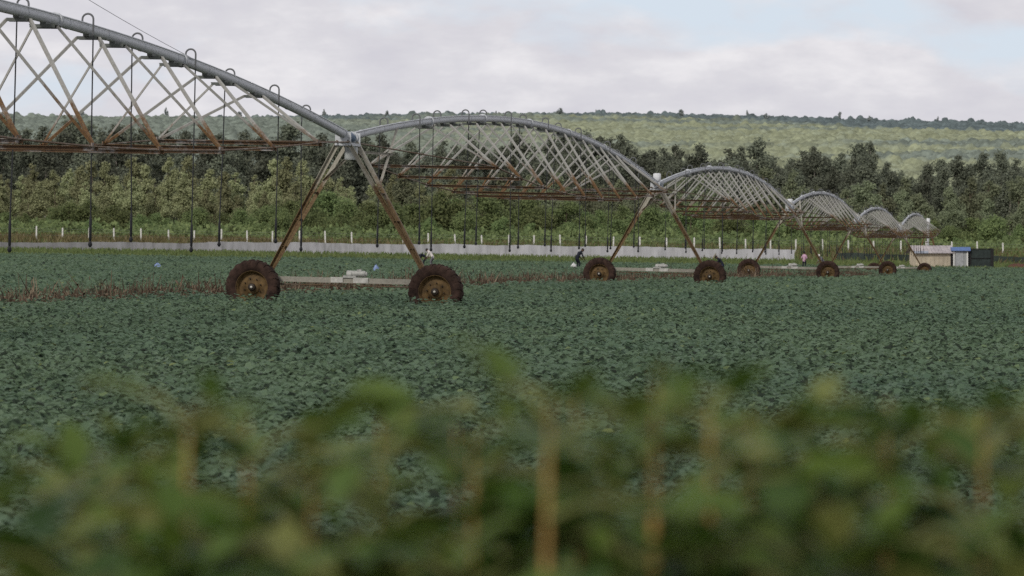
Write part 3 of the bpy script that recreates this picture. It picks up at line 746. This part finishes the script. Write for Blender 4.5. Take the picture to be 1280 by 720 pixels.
# ------------------------------------------------------------------ hills
def ridge_top(x):
    px = x / 2700 * F + 640
    return (HY - np.interp(px, [-500, 0, 300, 640, 900, 1280, 1900], [146, 147, 148, 149, 152, 157, 166])) / F * 2700 + HC
def hill_z(x, y):
    k = np.clip((y - 800) / 1900, 0, 1); far = sstep(2700, 3600, y)
    return 3 + (ridge_top(x) - 3) * k - 60 * far + 5 * low(x, y, .006) * k * 2 + 2.5 * low(x, y, .02) * k
def build_hill():
    ys = np.concatenate([np.arange(790, 2900, 40), np.arange(2900, 3700, 120)]); us = np.linspace(-1, 1, 101); n = len(us); V = []
    for y in ys:
        x = us * (.30 * y + 60); V.append(np.stack([x, np.full_like(x, y), hill_z(x, np.full_like(x, y))], -1))
    V = np.concatenate(V); i = np.arange(len(ys) - 1)[:, None] * n + np.arange(n - 1)[None]
    m, t, b = nt('hazy_hill_grass'); g = N(t, 'ShaderNodeNewGeometry'); nz = noise(t, .01, 8, .65, vec=g.outputs['Position'])
    r = ramp(t, [(.35, (.34, .39, .30)), (.65, (.44, .47, .32))]); t.links.new(nz.outputs[0], r.inputs[0]); t.links.new(r.outputs[0], b.inputs['Base Color']); b.inputs['Roughness'].default_value = .95  # pale base colour has the distance haze painted in
    tag(np_mesh('hill', V, np.stack([i, i + 1, i + n + 1, i + n], -1).reshape(-1, 4), m, smooth=True), 'long low hill rising behind the wood', kind='structure')
    # the scrub and trees of the far slope: one bumpy canopy sheet, every bump a crown
    r = np.random.default_rng(5)
    ys = []; y = 960.0
    while y < 2960: ys.append(y); y += 1.5 + y * .0007
    ys = np.array(ys); us = np.linspace(-1, 1, 520); n = len(us)
    Y = np.repeat(ys, n); X = (us[None] * (.185 * ys + 15)[:, None]).ravel()
    CS = 5.6; hs = lambda i, j, k: np.modf(np.abs(np.sin(i * 127.1 + j * 311.7 + k * 74.7) * 43758.5453))[0]
    ci, cj = np.floor(X / CS), np.floor(Y / CS); best = np.zeros(len(X)); tone = np.full(len(X), .5)
    sun_patch = sstep(-.12, .12, low(X, Y, .0052) + .55 * low(X, Y * 2.2, .013) + .16)  # pale zone: sun patches painted into the canopy colour
    sun_patch = sun_patch * sstep(-90, 130, X + .10 * (Y - 1500))
    for di in (-1, 0, 1):
        for dj in (-1, 0, 1):
            i, j = ci + di, cj + dj
            px_, py_ = (i + .15 + .7 * hs(i, j, 1)) * CS, (j + .15 + .7 * hs(i, j, 2)) * CS
            rad = 1.9 + 2.5 * hs(i, j, 3) ** 1.5; hgt = (.45 + .65 * hs(i, j, 4)) * rad * (1 + .6 * hs(i, j, 8) ** 4 * sstep(2450, 2600, Y)) * (1 - .45 * sun_patch * (hs(i, j, 6) > .18))
            q = hgt * np.sqrt(np.clip(1 - ((X - px_) ** 2 + (Y - py_) ** 2) / rad ** 2, 0, 1))
            k = q > best; best[k] = q[k]; tone[k] = hs(i, j, 5)[k]
    jit = .35 * r.standard_normal(len(X))
    Z = hill_z(X, Y) + .3 + best + jit
    ycap = np.interp(X / 2600 * F + 640, [-200, 300, 640, 900, 1280], [2790, 2680, 2580, 2560, 2020]) + 150 * low(X, Y, .011) + 60 * low(X, Y, .04)
    cap = sstep(-60, 60, Y - ycap)[:, None]; pf = (sun_patch * (1 - .35 * (tone > .86)))[:, None]; tn = (.74 + .52 * tone + .07 * r.standard_normal(len(X)))[:, None]
    c = np.array([.190, .222, .185]) * (1 - pf) + np.array([.285, .308, .198]) * pf  # paler blend is painted sunlight; every tone is also lightened as haze
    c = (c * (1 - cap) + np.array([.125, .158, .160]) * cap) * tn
    i = np.arange(len(ys) - 1)[:, None] * n + np.arange(n - 1)[None]
    m, t, b = nt('hazy_canopy'); at = N(t, 'ShaderNodeAttribute'); at.attribute_name = 'tint'
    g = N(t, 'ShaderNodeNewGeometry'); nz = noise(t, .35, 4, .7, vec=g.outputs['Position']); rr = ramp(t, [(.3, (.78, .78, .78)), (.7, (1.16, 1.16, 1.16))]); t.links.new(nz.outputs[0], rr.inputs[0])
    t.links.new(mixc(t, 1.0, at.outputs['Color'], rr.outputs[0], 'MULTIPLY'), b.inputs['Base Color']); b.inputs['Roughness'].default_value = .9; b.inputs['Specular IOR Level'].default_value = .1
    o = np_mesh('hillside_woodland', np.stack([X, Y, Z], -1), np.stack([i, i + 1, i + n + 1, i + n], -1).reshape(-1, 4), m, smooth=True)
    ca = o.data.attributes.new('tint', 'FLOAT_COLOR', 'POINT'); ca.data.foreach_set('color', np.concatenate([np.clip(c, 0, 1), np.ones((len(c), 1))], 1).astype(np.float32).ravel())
    tag(o, 'scrub and trees covering the far hillside, darker along its crest', 'woodland', kind='stuff')
build_hill()
M['ridge'] = leaf_mat('hazy_ridge_leaf', [(0, (0.190, 0.218, 0.220)), (.5, (0.246, 0.274, 0.267)), (1, (0.314, 0.336, 0.314))], .8, .1)  # leaf colours paled and blued to paint in the haze
rp = [tree_proto('ridge_tree', 500 + i, 14, 5.5, 4.2, 9, 900, .6, 2.0, M['ridge'], M['bark'], tr=.02) for i in range(3)]
ridge = [(104, 134), (208, 130), (300, 136), (405, 133), (484, 135), (700, 132), (745, 140), (851, 133), (934, 135), (958, 139), (1050, 136), (1086, 142), (1172, 146), (620, 139)]
used = set()
for i, (px, py) in enumerate(sorted(ridge)):
    Y = 2650 + 40 * math.sin(i * 3); x = X_at(px, Y); z0 = float(hill_z(x, Y)); h = max(6, (Z_at(py, Y) - z0) * .8)
    k = i % 3; o = rp[k] if k not in used else copy_tree(rp[k]); used.add(k)
    o.location = (x, Y, z0); o.rotation_euler = (0, 0, i * 1.3); s = h / 14; ww = [1.0, .55, 1.3, .7][i % 4]; o.scale = (s * ww, s * ww, s)
    tag(o, 'lone tree sticking up from the crest of the far hill, %s from the left' % ordinal(i + 1), 'tree', 'lone trees on the hill crest')

# ------------------------------------------------------------------ fence posts, sheeting, net
POST_Y = 385
pb = MB(); pb.box((0, 0, .68), (.16, .14, 1.5)); pb.add([(-.08, -.07, 1.43), (.08, -.07, 1.43), (.08, .07, 1.43), (-.08, .07, 1.43), (0, 0, 1.5)], [(0, 1, 4), (1, 2, 4), (2, 3, 4), (3, 0, 4)])
pp = None; i = 0; px = 15 - 33.3 * 2; heads = []
while px < 1330:
    x = X_at(px, POST_Y); z = gz(x, POST_Y)
    if pp is None: o = pp = pb.build('fence_post', M['post'])
    else: o = pp.copy(); link(o)
    o.location = (x, POST_Y, z); o.rotation_euler = (random.uniform(-.03, .03), random.uniform(-.035, .035), random.uniform(-.2, .2)); o.scale = (1, 1, random.uniform(.92, 1.1))
    heads.append((x, z)); i += 1
    o['n'] = i; px += 33.3 * random.uniform(.93, 1.03)
    vis = len([h for h in heads if h[0] / POST_Y * F + 640 > 0])
    lab = 'slim white fence post in front of the wood, %s from the left edge' % ordinal(vis) if vis and px < 1312 else 'white fence post just outside the frame'
    tag(o, lab, 'fence post', 'white posts along the foot of the wood'); del o['n']
for q, hh in enumerate((.55, 1.0, 1.3)):
    wr = MB(); wr.tube([(x, POST_Y - .09, z + hh) for x, z in heads], .006, 4)
    tag(wr.build('fence_wire', M['wire']), ['lowest thin wire strung along the white fence posts', 'middle thin wire strung along the white fence posts', 'top thin wire strung along the white fence posts'][q], 'wire', 'wires of the post fence')

def sheet(name, px0, px1, Y0, Y1, topf, botf, mat, label, cat, fold=.06, step=.14):
    x0, x1 = X_at(px0, Y0), X_at(px1, Y1); n = int(abs(x1 - x0) / step); us = np.linspace(0, 1, n); rows = 6; V = []
    for u in us:
        x = x0 + (x1 - x0) * u; Y = Y0 + (Y1 - Y0) * u; pxx = px0 + (px1 - px0) * u
        zt = Z_at(topf(pxx), Y); zb = min(gz(x, Y) - .1, Z_at(botf(pxx), Y))
        sag = .05 * math.sin(x * .55 + 1.3 * math.sin(x * .21)) + .02 * math.sin(x * 3.3 + 2 * math.sin(x * .8))
        for k in range(rows):
            q = k / (rows - 1)
            V.append((x + .03 * math.sin(q * 9 + x), Y + fold * (math.sin(x * 3.1) * .6 + math.sin(x * 7.7 + q * 2) * .4) * (1 - .5 * q) + .5 * (1 - q) - .25, zb + (zt + sag - zb) * q))
    V = np.array(V); i = np.arange(n - 1)[:, None] * rows + np.arange(rows - 1)[None]
    o = np_mesh(name, V, np.stack([i, i + rows, i + rows + 1, i + 1], -1).reshape(-1, 4), mat, smooth=True)
    tag(o, label, cat); return o
m, t, b = nt('white_plastic'); g = N(t, 'ShaderNodeNewGeometry')
mp = N(t, 'ShaderNodeMapping'); mp.inputs['Scale'].default_value = (1.6, .2, .25); t.links.new(g.outputs['Position'], mp.inputs[0])
nz = noise(t, 1.0, 6, .65, vec=mp.outputs[0]); r = ramp(t, [(.32, (.40, .40, .43)), (.5, (.60, .60, .65)), (.7, (.72, .72, .78))]); t.links.new(nz.outputs[0], r.inputs[0]); sx_ = N(t, 'ShaderNodeSeparateXYZ'); t.links.new(g.outputs['Position'], sx_.inputs[0]); mr = N(t, 'ShaderNodeMapRange'); t.links.new(sx_.outputs[0], mr.inputs[0])
mr.inputs[1].default_value = -45; mr.inputs[2].default_value = -5; mr.inputs[3].default_value = .62; mr.inputs[4].default_value = 1.0      # the left end is darker
t.links.new(mixc(t, 1.0, r.outputs[0], mr.outputs[0], 'MULTIPLY'), b.inputs['Base Color']); b.inputs['Roughness'].default_value = .45
M['plastic'] = m
sheet('plastic_sheeting', -45, 993, 342, 350, lambda p: np.interp(p, [-60, 0, 120, 240, 300, 340, 420, 600, 760, 900, 993], [302.5, 302.5, 303, 303.5, 302, 303, 304, 306, 308, 311, 312]),
      lambda p: np.interp(p, [-60, 0, 500, 760, 993], [314, 314, 320, 324, 331]), M['plastic'], 'long low band of crumpled white plastic sheeting along the far field edge', 'plastic sheet')
m, t, b = nt('shade_net'); nz = noise(t, .5, 5, .6); r = ramp(t, [(.3, (.030, .045, .040)), (.7, (.065, .085, .075))]); t.links.new(nz.outputs[0], r.inputs[0]); t.links.new(r.outputs[0], b.inputs['Base Color']); b.inputs['Roughness'].default_value = .7
M['net'] = m
sheet('shade_net', 1046, 1335, 352, 356, lambda p: np.interp(p, [1040, 1060, 1130, 1280, 1340], [318, 316, 318, 321, 322]), lambda p: 336, M['net'], 'dark green shade netting stretched low behind the hut', 'netting', fold=.08, step=.3)

# ------------------------------------------------------------------ hut, kiosk, net booth
M['hutwall'] = plain('hut_wall', (.54, .47, .36), .85, .15, var=.2, scale=1.6)
M['hutroof'] = plain('hut_roof', (.44, .40, .40), .6, .3, var=.18, scale=2)
M['hutend'] = plain('hut_gable_sheet', (.42, .46, .55), .6, .3, var=.15)
M['dark'] = plain('near_black', (.02, .02, .02), .9)
M['kiosk'] = plain('kiosk_wall', (.30, .31, .31), .7, var=.15)
M['whitetrim'] = plain('white_trim', (.7, .7, .68), .6, var=.1)
M['blueroof'] = plain('blue_roof', (.11, .18, .38), .5, var=.15)
M['blacknet'] = plain('black_net', (.026, .036, .034), .8, var=.4, scale=3)
def px_m(n, Y): return n / F * Y
HYD = 316
hx = X_at(1168, HYD); hzz = gz(hx, HYD); w_ = px_m(47, HYD); hh = Z_at(315.5, HYD) - hzz
root = empty('field_hut', (hx, HYD, hzz), (0, 0, .12)); wb = MB(); Dp = 2.6
wb.box((0, Dp / 2, hh / 2 - .1), (w_, Dp, hh + .2))
for k in range(9): wb.box((-w_ / 2 + .1 + k * (w_ - .2) / 8, -.02, hh / 2), (.03, .03, hh))
wb.add([(-w_ / 2, 0, hh), (-w_ / 2, Dp, hh), (-w_ / 2, Dp / 2, hh + .62)], [(0, 1, 2)]); wb.add([(w_ / 2, 0, hh), (w_ / 2, Dp, hh), (w_ / 2, Dp / 2, hh + .62)], [(0, 2, 1)])
wb.build('wall', M['hutwall'], root)
rf = MB()
for s in (-1, 1):
    y0 = -.35 if s < 0 else Dp + .35; n = 24
    for k in range(n):
        xa = -w_ / 2 - .32 + (w_ + .5) * k / n; xb = -w_ / 2 - .32 + (w_ + .5) * (k + 1) / n; dz = .015 * (k % 2)
        rf.add([(xa, y0, hh - .05 + dz), (xb, y0, hh - .05 + dz), (xb, Dp / 2, hh + .66 + dz), (xa, Dp / 2, hh + .66 + dz), (xa, y0, hh - .09), (xb, y0, hh - .09)], [(0, 1, 2, 3), (4, 5, 1, 0)])
rf.build('roof', M['hutroof'], root)
eb = MB(); eb.box((-w_ / 2 + .42, -.365, hh + .03), (1.4, .02, .22)); eb.build('fascia', M['hutend'], root)
db = MB(); db.box((w_ / 2 - .12, -.04, hh * .48), (.2, .04, hh * .95)); db.build('corner_shade_strip', M['dark'], root)  # dark strip added as painted shade at the hut's right corner
tag(root, 'low beige field hut with pale overhanging roof, left of the blue-roofed booth', 'hut')
kx = X_at(1201, HYD); kz = gz(kx, HYD); kw = px_m(18, HYD); kh = Z_at(313.5, HYD) - kz
root = empty('toilet_booth', (kx, HYD, kz), (0, 0, .06)); b = MB(); b.box((0, .8, kh / 2 - .1), (kw, 1.5, kh + .2)); b.build('wall', M['kiosk'], root)
b = MB(); b.box((-.12, .03, kh * .47), (.75, .05, kh * .88)); b.box((.17, -.01, kh * .45), (.04, .05, .12)); b.build('door', plain('booth_door', (.34, .35, .36), .6), root)
for xx in (-kw / 2 + .02, kw / 2 - .06): b = MB(); b.box((xx, .02, kh / 2), (.13, .08, kh)); b.build('corner_post', M['whitetrim'], root)
b = MB(); ww = kw / 2 + .22
b.add([(-ww, -.25, kh), (ww, -.25, kh), (ww, -.1, kh + .36), (-ww + .12, -.1, kh + .36), (-ww, 1.8, kh), (ww, 1.8, kh), (ww, 1.6, kh + .36), (-ww + .12, 1.6, kh + .36)], [(0, 1, 2, 3), (1, 5, 6, 2), (5, 4, 7, 6), (4, 0, 3, 7), (3, 2, 6, 7), (4, 5, 1, 0)])
b.build('roof', M['blueroof'], root)
tag(root, 'narrow grey booth with white corners and bright blue roof', 'booth')
nx = X_at(1227, HYD); nz_ = gz(nx, HYD); nw = px_m(27, HYD); nh = Z_at(311, HYD) - nz_
root = empty('net_booth', (nx, HYD + .2, nz_)); b = MB(); b.box((0, .9, nh / 2 - .1), (nw - .1, 1.8, nh + .1)); b.build('net_panel', M['blacknet'], root)
for sx in (-1, 1):
    for yy in (-.02, 1.84): b = MB(); b.box((sx * nw / 2, yy, nh / 2), (.1 if sx < 0 else .3, .1, nh + .1)); b.build('post', M['dark'], root)
b = MB(); b.bar((-nw / 2, -.05, nh), (nw / 2, -.05, nh), .07); b.bar((-nw / 2, -.05, nh * .55), (nw / 2, -.05, nh * .55), .05); b.build('rail', M['dark'], root)
tag(root, 'box-shaped booth of black netting right of the blue-roofed booth', 'booth')
# bare soil heap and small things near the booths
def lump(name, px, Y, wd, ht, mat, label, cat, seed=1, kind=None):
    r = np.random.default_rng(seed); V = []; n = 14; R_ = 6
    for j in range(R_):
        ph = j / (R_ - 1) * PI / 2
        for k in range(n):
            a = 2 * PI * k / n; q = 1 + .16 * r.standard_normal()
            V.append((wd / 2 * math.cos(a) * math.cos(ph) * q, wd / 3 * math.sin(a) * math.cos(ph) * q, ht * math.sin(ph) * (1 + .1 * r.standard_normal()) - .05))
    Fc = np.array([[j * n + k, j * n + (k + 1) % n, (j + 1) * n + (k + 1) % n, (j + 1) * n + k] for j in range(R_ - 1) for k in range(n)])
    o = np_mesh(name, np.array(V), Fc, mat, smooth=True); x = X_at(px, Y); o.location = (x, Y, gz(x, Y)); tag(o, label, cat, kind=kind); return o
lump('soil_heap', 1272, 318, 2.4, .65, plain('heap_soil', (.10, .05, .035), .95, var=.4), 'low dark red soil heap at the right edge of the field', 'soil heap', 3)
M['bluebag'] = plain('blue_bag', (.22, .30, .52), .5, var=.25)
o = lump('plastic_bag', 197, 196, .42, .3, M['bluebag'], 'pale blue plastic bag lying on the crop at left', 'plastic bag', 4); o.location.z += .32
o = lump('plastic_bag', 470, 190, .36, .42, M['bluebag'], 'pale blue plastic bag on the crop above the nearest drive motor', 'plastic bag', 5); o.location.z += .3

# ------------------------------------------------------------------ people
SKIN = plain('skin', (.10, .055, .035), .55, var=.1); HAIR = plain('hair', (.012, .010, .009), .8)
def cloth(name, c): return plain(name, c, .85, .15, var=.2, scale=8)
POSES = {
 'stand': dict(pel=(0, 0, .90), ch=(0, .03, 1.28), nk=(0, .04, 1.44), hd=(0, .07, 1.60), el=((-.27, .03, 1.12), (.27, .03, 1.12)), ha=((-.22, .24, .98), (.22, .24, .98)), kn=((-.11, .03, .48), (.12, .05, .48)), an=((-.12, 0, .08), (.13, .02, .08))),
 'stoop': dict(pel=(0, -.12, .86), ch=(0, .16, 1.15), nk=(0, .27, 1.27), hd=(0, .38, 1.36), el=((-.25, .28, .90), (.25, .28, .90)), ha=((-.15, .48, .72), (.15, .48, .72)), kn=((-.12, .06, .46), (.12, .08, .46)), an=((-.13, -.03, .08), (.14, 0, .08))),
 'bend': dict(pel=(0, -.2, .84), ch=(0, .18, .98), nk=(0, .33, .98), hd=(0, .46, .94), el=((-.24, .30, .70), (.24, .30, .70)), ha=((-.14, .40, .48), (.14, .42, .48)), kn=((-.13, .04, .46), (.13, .06, .46)), an=((-.14, -.06, .08), (.15, -.03, .08))),
}
def person(px, Y, yaw, pose, shirt, trousers, label, hat=None, scale=1.0, dz=0, bag=None):
    P = POSES[pose]; V = []; Rv = []; E = []
    def v(p, r): V.append(p); Rv.append(r); return len(V) - 1
    pel = v(P['pel'], (.15, .12)); ch = v(P['ch'], (.17, .125)); nk = v(P['nk'], (.06, .06)); hd = v(P['hd'], (.095, .11))
    top = Vector(P['hd']) + (Vector(P['hd']) - Vector(P['nk'])).normalized() * .09; tp = v(tuple(top), (.07, .08))
    E += [(pel, ch), (ch, nk), (nk, hd), (hd, tp)]
    kinds = {(pel, ch): 1, (ch, nk): 1, (nk, hd): 0, (hd, tp): 0}
    for i, s in enumerate((-1, 1)):
        c = Vector(P['ch']); sh = v((s * .17, c.y + .01, c.z + .08), (.07, .07)); e = v(P['el'][i], (.05, .05)); h = v(P['ha'][i], (.035, .04))
        E += [(ch, sh), (sh, e), (e, h)]; kinds[(ch, sh)] = 1; kinds[(sh, e)] = 1; kinds[(e, h)] = 0
        d = (Vector(P['ha'][i]) - Vector(P['el'][i])).normalized(); pm = v(tuple(Vector(P['ha'][i]) + d * .07), (.028, .038)); E.append((h, pm)); kinds[(h, pm)] = 0
        pe = Vector(P['pel']); hp = v((s * .10, pe.y, pe.z - .08), (.10, .10)); k = v(P['kn'][i], (.07, .07)); a = v(P['an'][i], (.05, .05)); q = Vector(P['an'][i]); to = v((q.x, q.y + .17, .04), (.045, .035))
        for ed, kd in (((pel, hp), 2), ((hp, k), 2), ((k, a), 2), ((a, to), 0)): E.append(ed); kinds[ed] = kd
    me = bpy.data.meshes.new('body'); me.from_pydata(V, E, []); o = bpy.data.objects.new('person', me); link(o)
    md = o.modifiers.new('Skin', 'SKIN')
    for i, sv in enumerate(me.skin_vertices[0].data): sv.radius = Rv[i]; sv.use_root = (i == 0)
    sb = o.modifiers.new('Sub', 'SUBSURF'); sb.levels = 1; sb.render_levels = 1
    dg = bpy.context.evaluated_depsgraph_get(); dg.update(); nm = bpy.data.meshes.new_from_object(o.evaluated_get(dg)); o.modifiers.clear(); o.data = nm
    nm.materials.clear()
    for mm in (SKIN, shirt, trousers): nm.materials.append(mm)
    segs = [(Vector(V[a]), Vector(V[b]), kinds[(a, b)], .5 * (Rv[a][0] + Rv[b][0])) for a, b in E]
    for p in nm.polygons:
        best = 9; bk = 0; c = p.center
        for a, b, kd, rr in segs:
            ab = b - a; tt = max(0, min(1, (c - a).dot(ab) / ab.length_squared)); dd = (c - a - ab * tt).length - rr
            if dd < best: best, bk = dd, kd
        p.material_index = bk; p.use_smooth = True
    # fingers and face as part of the same mesh
    bm = bmesh.new(); bm.from_mesh(nm)
    mb = MB()
    for i, s in enumerate((-1, 1)):
        ha = Vector(P['ha'][i]); d = (ha - Vector(P['el'][i])).normalized(); side = d.cross(Vector((0, 0, 1))).normalized(); base = ha + d * .085
        for f, (off, ln) in enumerate(((-.027, .065), (-.009, .078), (.009, .074), (.026, .058))):
            b0 = base + side * off; mb.tube([b0, b0 + d * ln * .55, b0 + d * ln * .95 + Vector((0, .0, -.012))], [.0095, .0085, .006], 6)
        b0 = ha + d * .03 - side * .03 * s; mb.tube([b0, b0 - side * .03 * s + d * .03, b0 - side * .035 * s + d * .06], [.011, .01, .007], 6)
    hdv = Vector(P['hd']); up = (hdv - Vector(P['nk'])).normalized(); fw = Vector((1, 0, 0)).cross(up) * -1
    if fw.y < 0: fw = -fw
    mb.tube([hdv + fw * .09 + up * .03, hdv + fw * .125 - up * .005, hdv + fw * .1 - up * .015], [.008, .015, .012], 6)
    for s in (-1, 1): mb.tube([hdv + Vector((s * .085, 0, 0)) + up * .02, hdv + Vector((s * .108, 0, 0)) - up * .02], [.022, .016], 6)
    tm = bpy.data.meshes.new('tmp'); tm.from_pydata(mb.v, [], mb.f); bm.from_mesh(tm); bm.to_mesh(nm); bm.free(); bpy.data.meshes.remove(tm)
    x = X_at(px, Y); o.location = (x, Y, gz(x, Y) + dz); o.rotation_euler = (0, 0, yaw); o.scale = (scale,) * 3
    # hair or hat
    hm = MB(); R0 = .115; rows = []
    ux = Vector((1, 0, 0))
    for j in range(6):
        ph = j / 5 * PI / 2
        rows.append([hdv + up * (.03 + R0 * 1.1 * math.sin(ph)) + (ux * math.cos(a) * .98 + fw * math.sin(a) * 1.05) * R0 * math.cos(ph) - fw * .012 for a in np.linspace(0, 2 * PI, 15)[:-1]])
    vs = [p for rw in rows for p in rw]; hm.add(vs, [(j * 14 + k, j * 14 + (k + 1) % 14, (j + 1) * 14 + (k + 1) % 14, (j + 1) * 14 + k) for j in range(5) for k in range(14)], 0, True)
    if hat:
        br = [[hdv + up * (.035 - .02 * q) + (ux * math.cos(a) + fw * math.sin(a)) * (R0 + .07 * q) for a in np.linspace(0, 2 * PI, 15)[:-1]] for q in (0, 1)]
        vs = br[0] + br[1]; hm.add(vs, [(k, (k + 1) % 14, 14 + (k + 1) % 14, 14 + k) for k in range(14)])
        hm.build('hat', hat, o)
    else: hm.build('hair', HAIR, o)
    tag(o, label, 'person', 'people working in the field'); return o
white_c = cloth('white_cotton', (.62, .58, .56)); dark_c = cloth('dark_cotton', (.015, .017, .026)); navy_c = cloth('navy_cotton', (.02, .025, .05)); pink_c = cloth('pink_cotton', (.52, .33, .44)); grey_c = cloth('grey_cotton', (.14, .14, .15))
person(539.5, 262, 1.2, 'stoop', white_c, grey_c, 'person in a white shirt standing stooped in the crop beside a bent dark-clothed person', scale=1.02, dz=.1)
person(530, 263, 1.45, 'bend', dark_c, dark_c, 'person in dark clothes bent low over the crop left of the white-shirted person', scale=1.0, dz=.1)
person(722.5, 262, -1.0, 'stoop', dark_c, dark_c, 'person in dark clothes stooping beside the left tyre of the second tower', scale=1.12, dz=.12)
person(902, 232, 1.3, 'stoop', dark_c, navy_c, 'person in dark clothes showing above the right tyre of the second tower', scale=.95, dz=.05)
person(1005.5, 292, 2.6, 'stand', pink_c, dark_c, 'person in a pink shirt and dark trousers standing before the end of the white sheeting', scale=.98)
person(1028, 285, 2.0, 'stoop', grey_c, grey_c, 'person in a white hat showing behind the right tyre of the third tower', hat=white_c, scale=.98, dz=.05)
sk = lump('harvest_sack', 717, 258, .5, .5, plain('white_sack', (.55, .55, .55), .7), 'white sack on the crop at the feet of the dark-clothed person', 'sack', 8); sk.location.z += .2

# ------------------------------------------------------------------ tall foreground plants
M['petiole'] = plain('green_petiole', (.13, .14, .045), .7, .25, var=.3, scale=14)
def fg_plant(px, Y, top_y, lean, dens, seed, orange=True, lsz=.088):
    r = random.Random(seed); Y = Y * .95; x = X_at(px, Y); z0 = gz(x, Y); zt = Z_at(top_y + (40 if top_y > 440 else 18), Y); Hh = zt - z0
    root = empty('tall_leafy_plant', (x, Y, z0))
    stem = MB(); tip = Vector((lean, r.uniform(-.05, .05), Hh))
    ctl = [Vector((0, 0, -.03)).lerp(tip, k) + Vector((.012 * math.sin(k * 6 + seed) + .004 * math.sin(k * 17 + seed * 2), .012 * math.cos(k * 4 + seed), 0)) * (1 - k) for k in np.linspace(0, 1, 9)]
    stem.tube(ctl, [(.0072 if orange else .0048) * (1 - .35 * k - .5 * max(0, k - .85) / .15) for k in np.linspace(0, 1, 9)], 8, 0 if orange else 1)
    P = []; yaw = []; pitch = []; roll = []; size = []; rn = []
    def at(k):
        q = k * 8; i = min(7, int(q)); return ctl[i].lerp(ctl[i + 1], q - i)
    ks = [.35, .45, .55, .63, .70, .76] + [1 - .20 * (1 - q / 17) for q in range(18)]
    for j, k in enumerate(ks):
        k = min(.99, k); p = at(k); a = j * 2.4 + r.uniform(-.5, .5); ln = .055 + .5 * (1 - k) * r.uniform(.25, .6) + r.uniform(0, .03); ln = min(ln, .2)
        up = r.uniform(.1, .55); q = p + Vector((math.cos(a) * ln, math.sin(a) * ln, ln * up)); q.z = min(q.z, Hh + .01)
        if r.random() > dens: continue
        stem.tube([p, p.lerp(q, .5) + Vector((0, 0, .012)), q], [.0036, .003, .0024], 6, 1)
        for da in (-1.15, 0, 1.15):
            P.append(tuple(q)); yaw.append(a + da - PI / 2); pitch.append(r.gauss(-.2, .24) if k < .94 else r.gauss(.15, .4)); roll.append(r.gauss(0, .28)); size.append(lsz * r.uniform(.65, 1.2) * (1 if k < .96 else .6)); rn.append(min(1, max(0, r.gauss(.45, .24) + .24 * (k > .93))))
    stem.build('stem', [M['stem'], M['petiole']], root)
    n = len(P)
    T = [(0, 0, 0), (-.23, .25, .06), (-.30, .5, .07), (-.18, .8, .02), (0, 1, -.14), (.18, .8, .02), (.30, .5, .07), (.23, .25, .06), (0, .3, 0), (0, .6, 0)]
    FF = [(0, 8, 2, 1), (8, 9, 3, 2), (9, 4, 3, 3), (0, 7, 6, 8), (8, 6, 5, 9), (9, 5, 4, 4)]
    FF = [(0, 8, 2, 1), (8, 9, 3, 2), (0, 7, 6, 8), (8, 6, 5, 9), (9, 5, 4, 3)]
    V, Fc = leaves(np.array(P), np.array(yaw), np.array(pitch), np.array(roll), np.array(size), T, FF)
    np_mesh('foliage', V, Fc, M['fg_leaf'], root, rnd=np.repeat(np.array(rn), len(T)), smooth=True)
    return root
FG = [(85, 3.2, 560), (125, 3.3, 548), (172, 3.5, 530), (222, 3.2, 484), (262, 3.7, 515), (322, 3.3, 500), (372, 3.5, 535), (425, 3.2, 560), (470, 3.6, 474), (520, 3.9, 492), (562, 3.3, 512), (600, 3.6, 505), (641, 3.0, 476), (690, 3.9, 500), (722, 3.4, 528),
      (757, 3.6, 470), (800, 3.1, 452), (842, 3.7, 492), (893, 3.3, 476), (925, 3.6, 488), (962, 3.5, 490), (1005, 3.9, 500), (1055, 3.4, 512), (1100, 3.7, 495), (1152, 3.3, 478), (1196, 3.5, 484), (1250, 3.3, 494), (1300, 3.4, 490), (1345, 3.3, 500),
      (1040, 2.9, 600), (845, 2.9, 620), (480, 2.9, 630), (1185, 2.85, 595), (295, 2.9, 630), (660, 2.9, 640), (950, 2.85, 630), (380, 2.85, 650), (570, 2.85, 650), (760, 2.85, 620), (1110, 2.85, 630), (1270, 2.85, 600), (190, 2.9, 655)]
ORANGE = {425, 600, 1055, 1250, 222, 322, 470, 641, 757, 800, 893, 962, 1152, 1196, 562}
for i, (px, Y, ty_) in enumerate(sorted(FG)):
    o = fg_plant(px, Y - (.3 if px in ORANGE else 0), ty_ - (14 if px in ORANGE else 0), .03 * math.sin(i * 2.3), .85 if px not in ORANGE else .55, 900 + i, px in ORANGE)
    tag(o, ('tall blurred leafy plant with orange-tan stem in the foreground, %s plant from the left' if px in ORANGE else 'tall blurred green-stemmed leafy plant in the foreground, %s plant from the left') % ordinal(i + 1), 'plant', 'tall leafy plants in the foreground')

# ------------------------------------------------------------------ render settings
sc.view_settings.view_transform = 'Standard'; sc.view_settings.look = 'None'; sc.view_settings.exposure = 0
sc.cycles.use_denoising = False
sc.cycles.max_bounces = 6; sc.cycles.transparent_max_bounces = 4
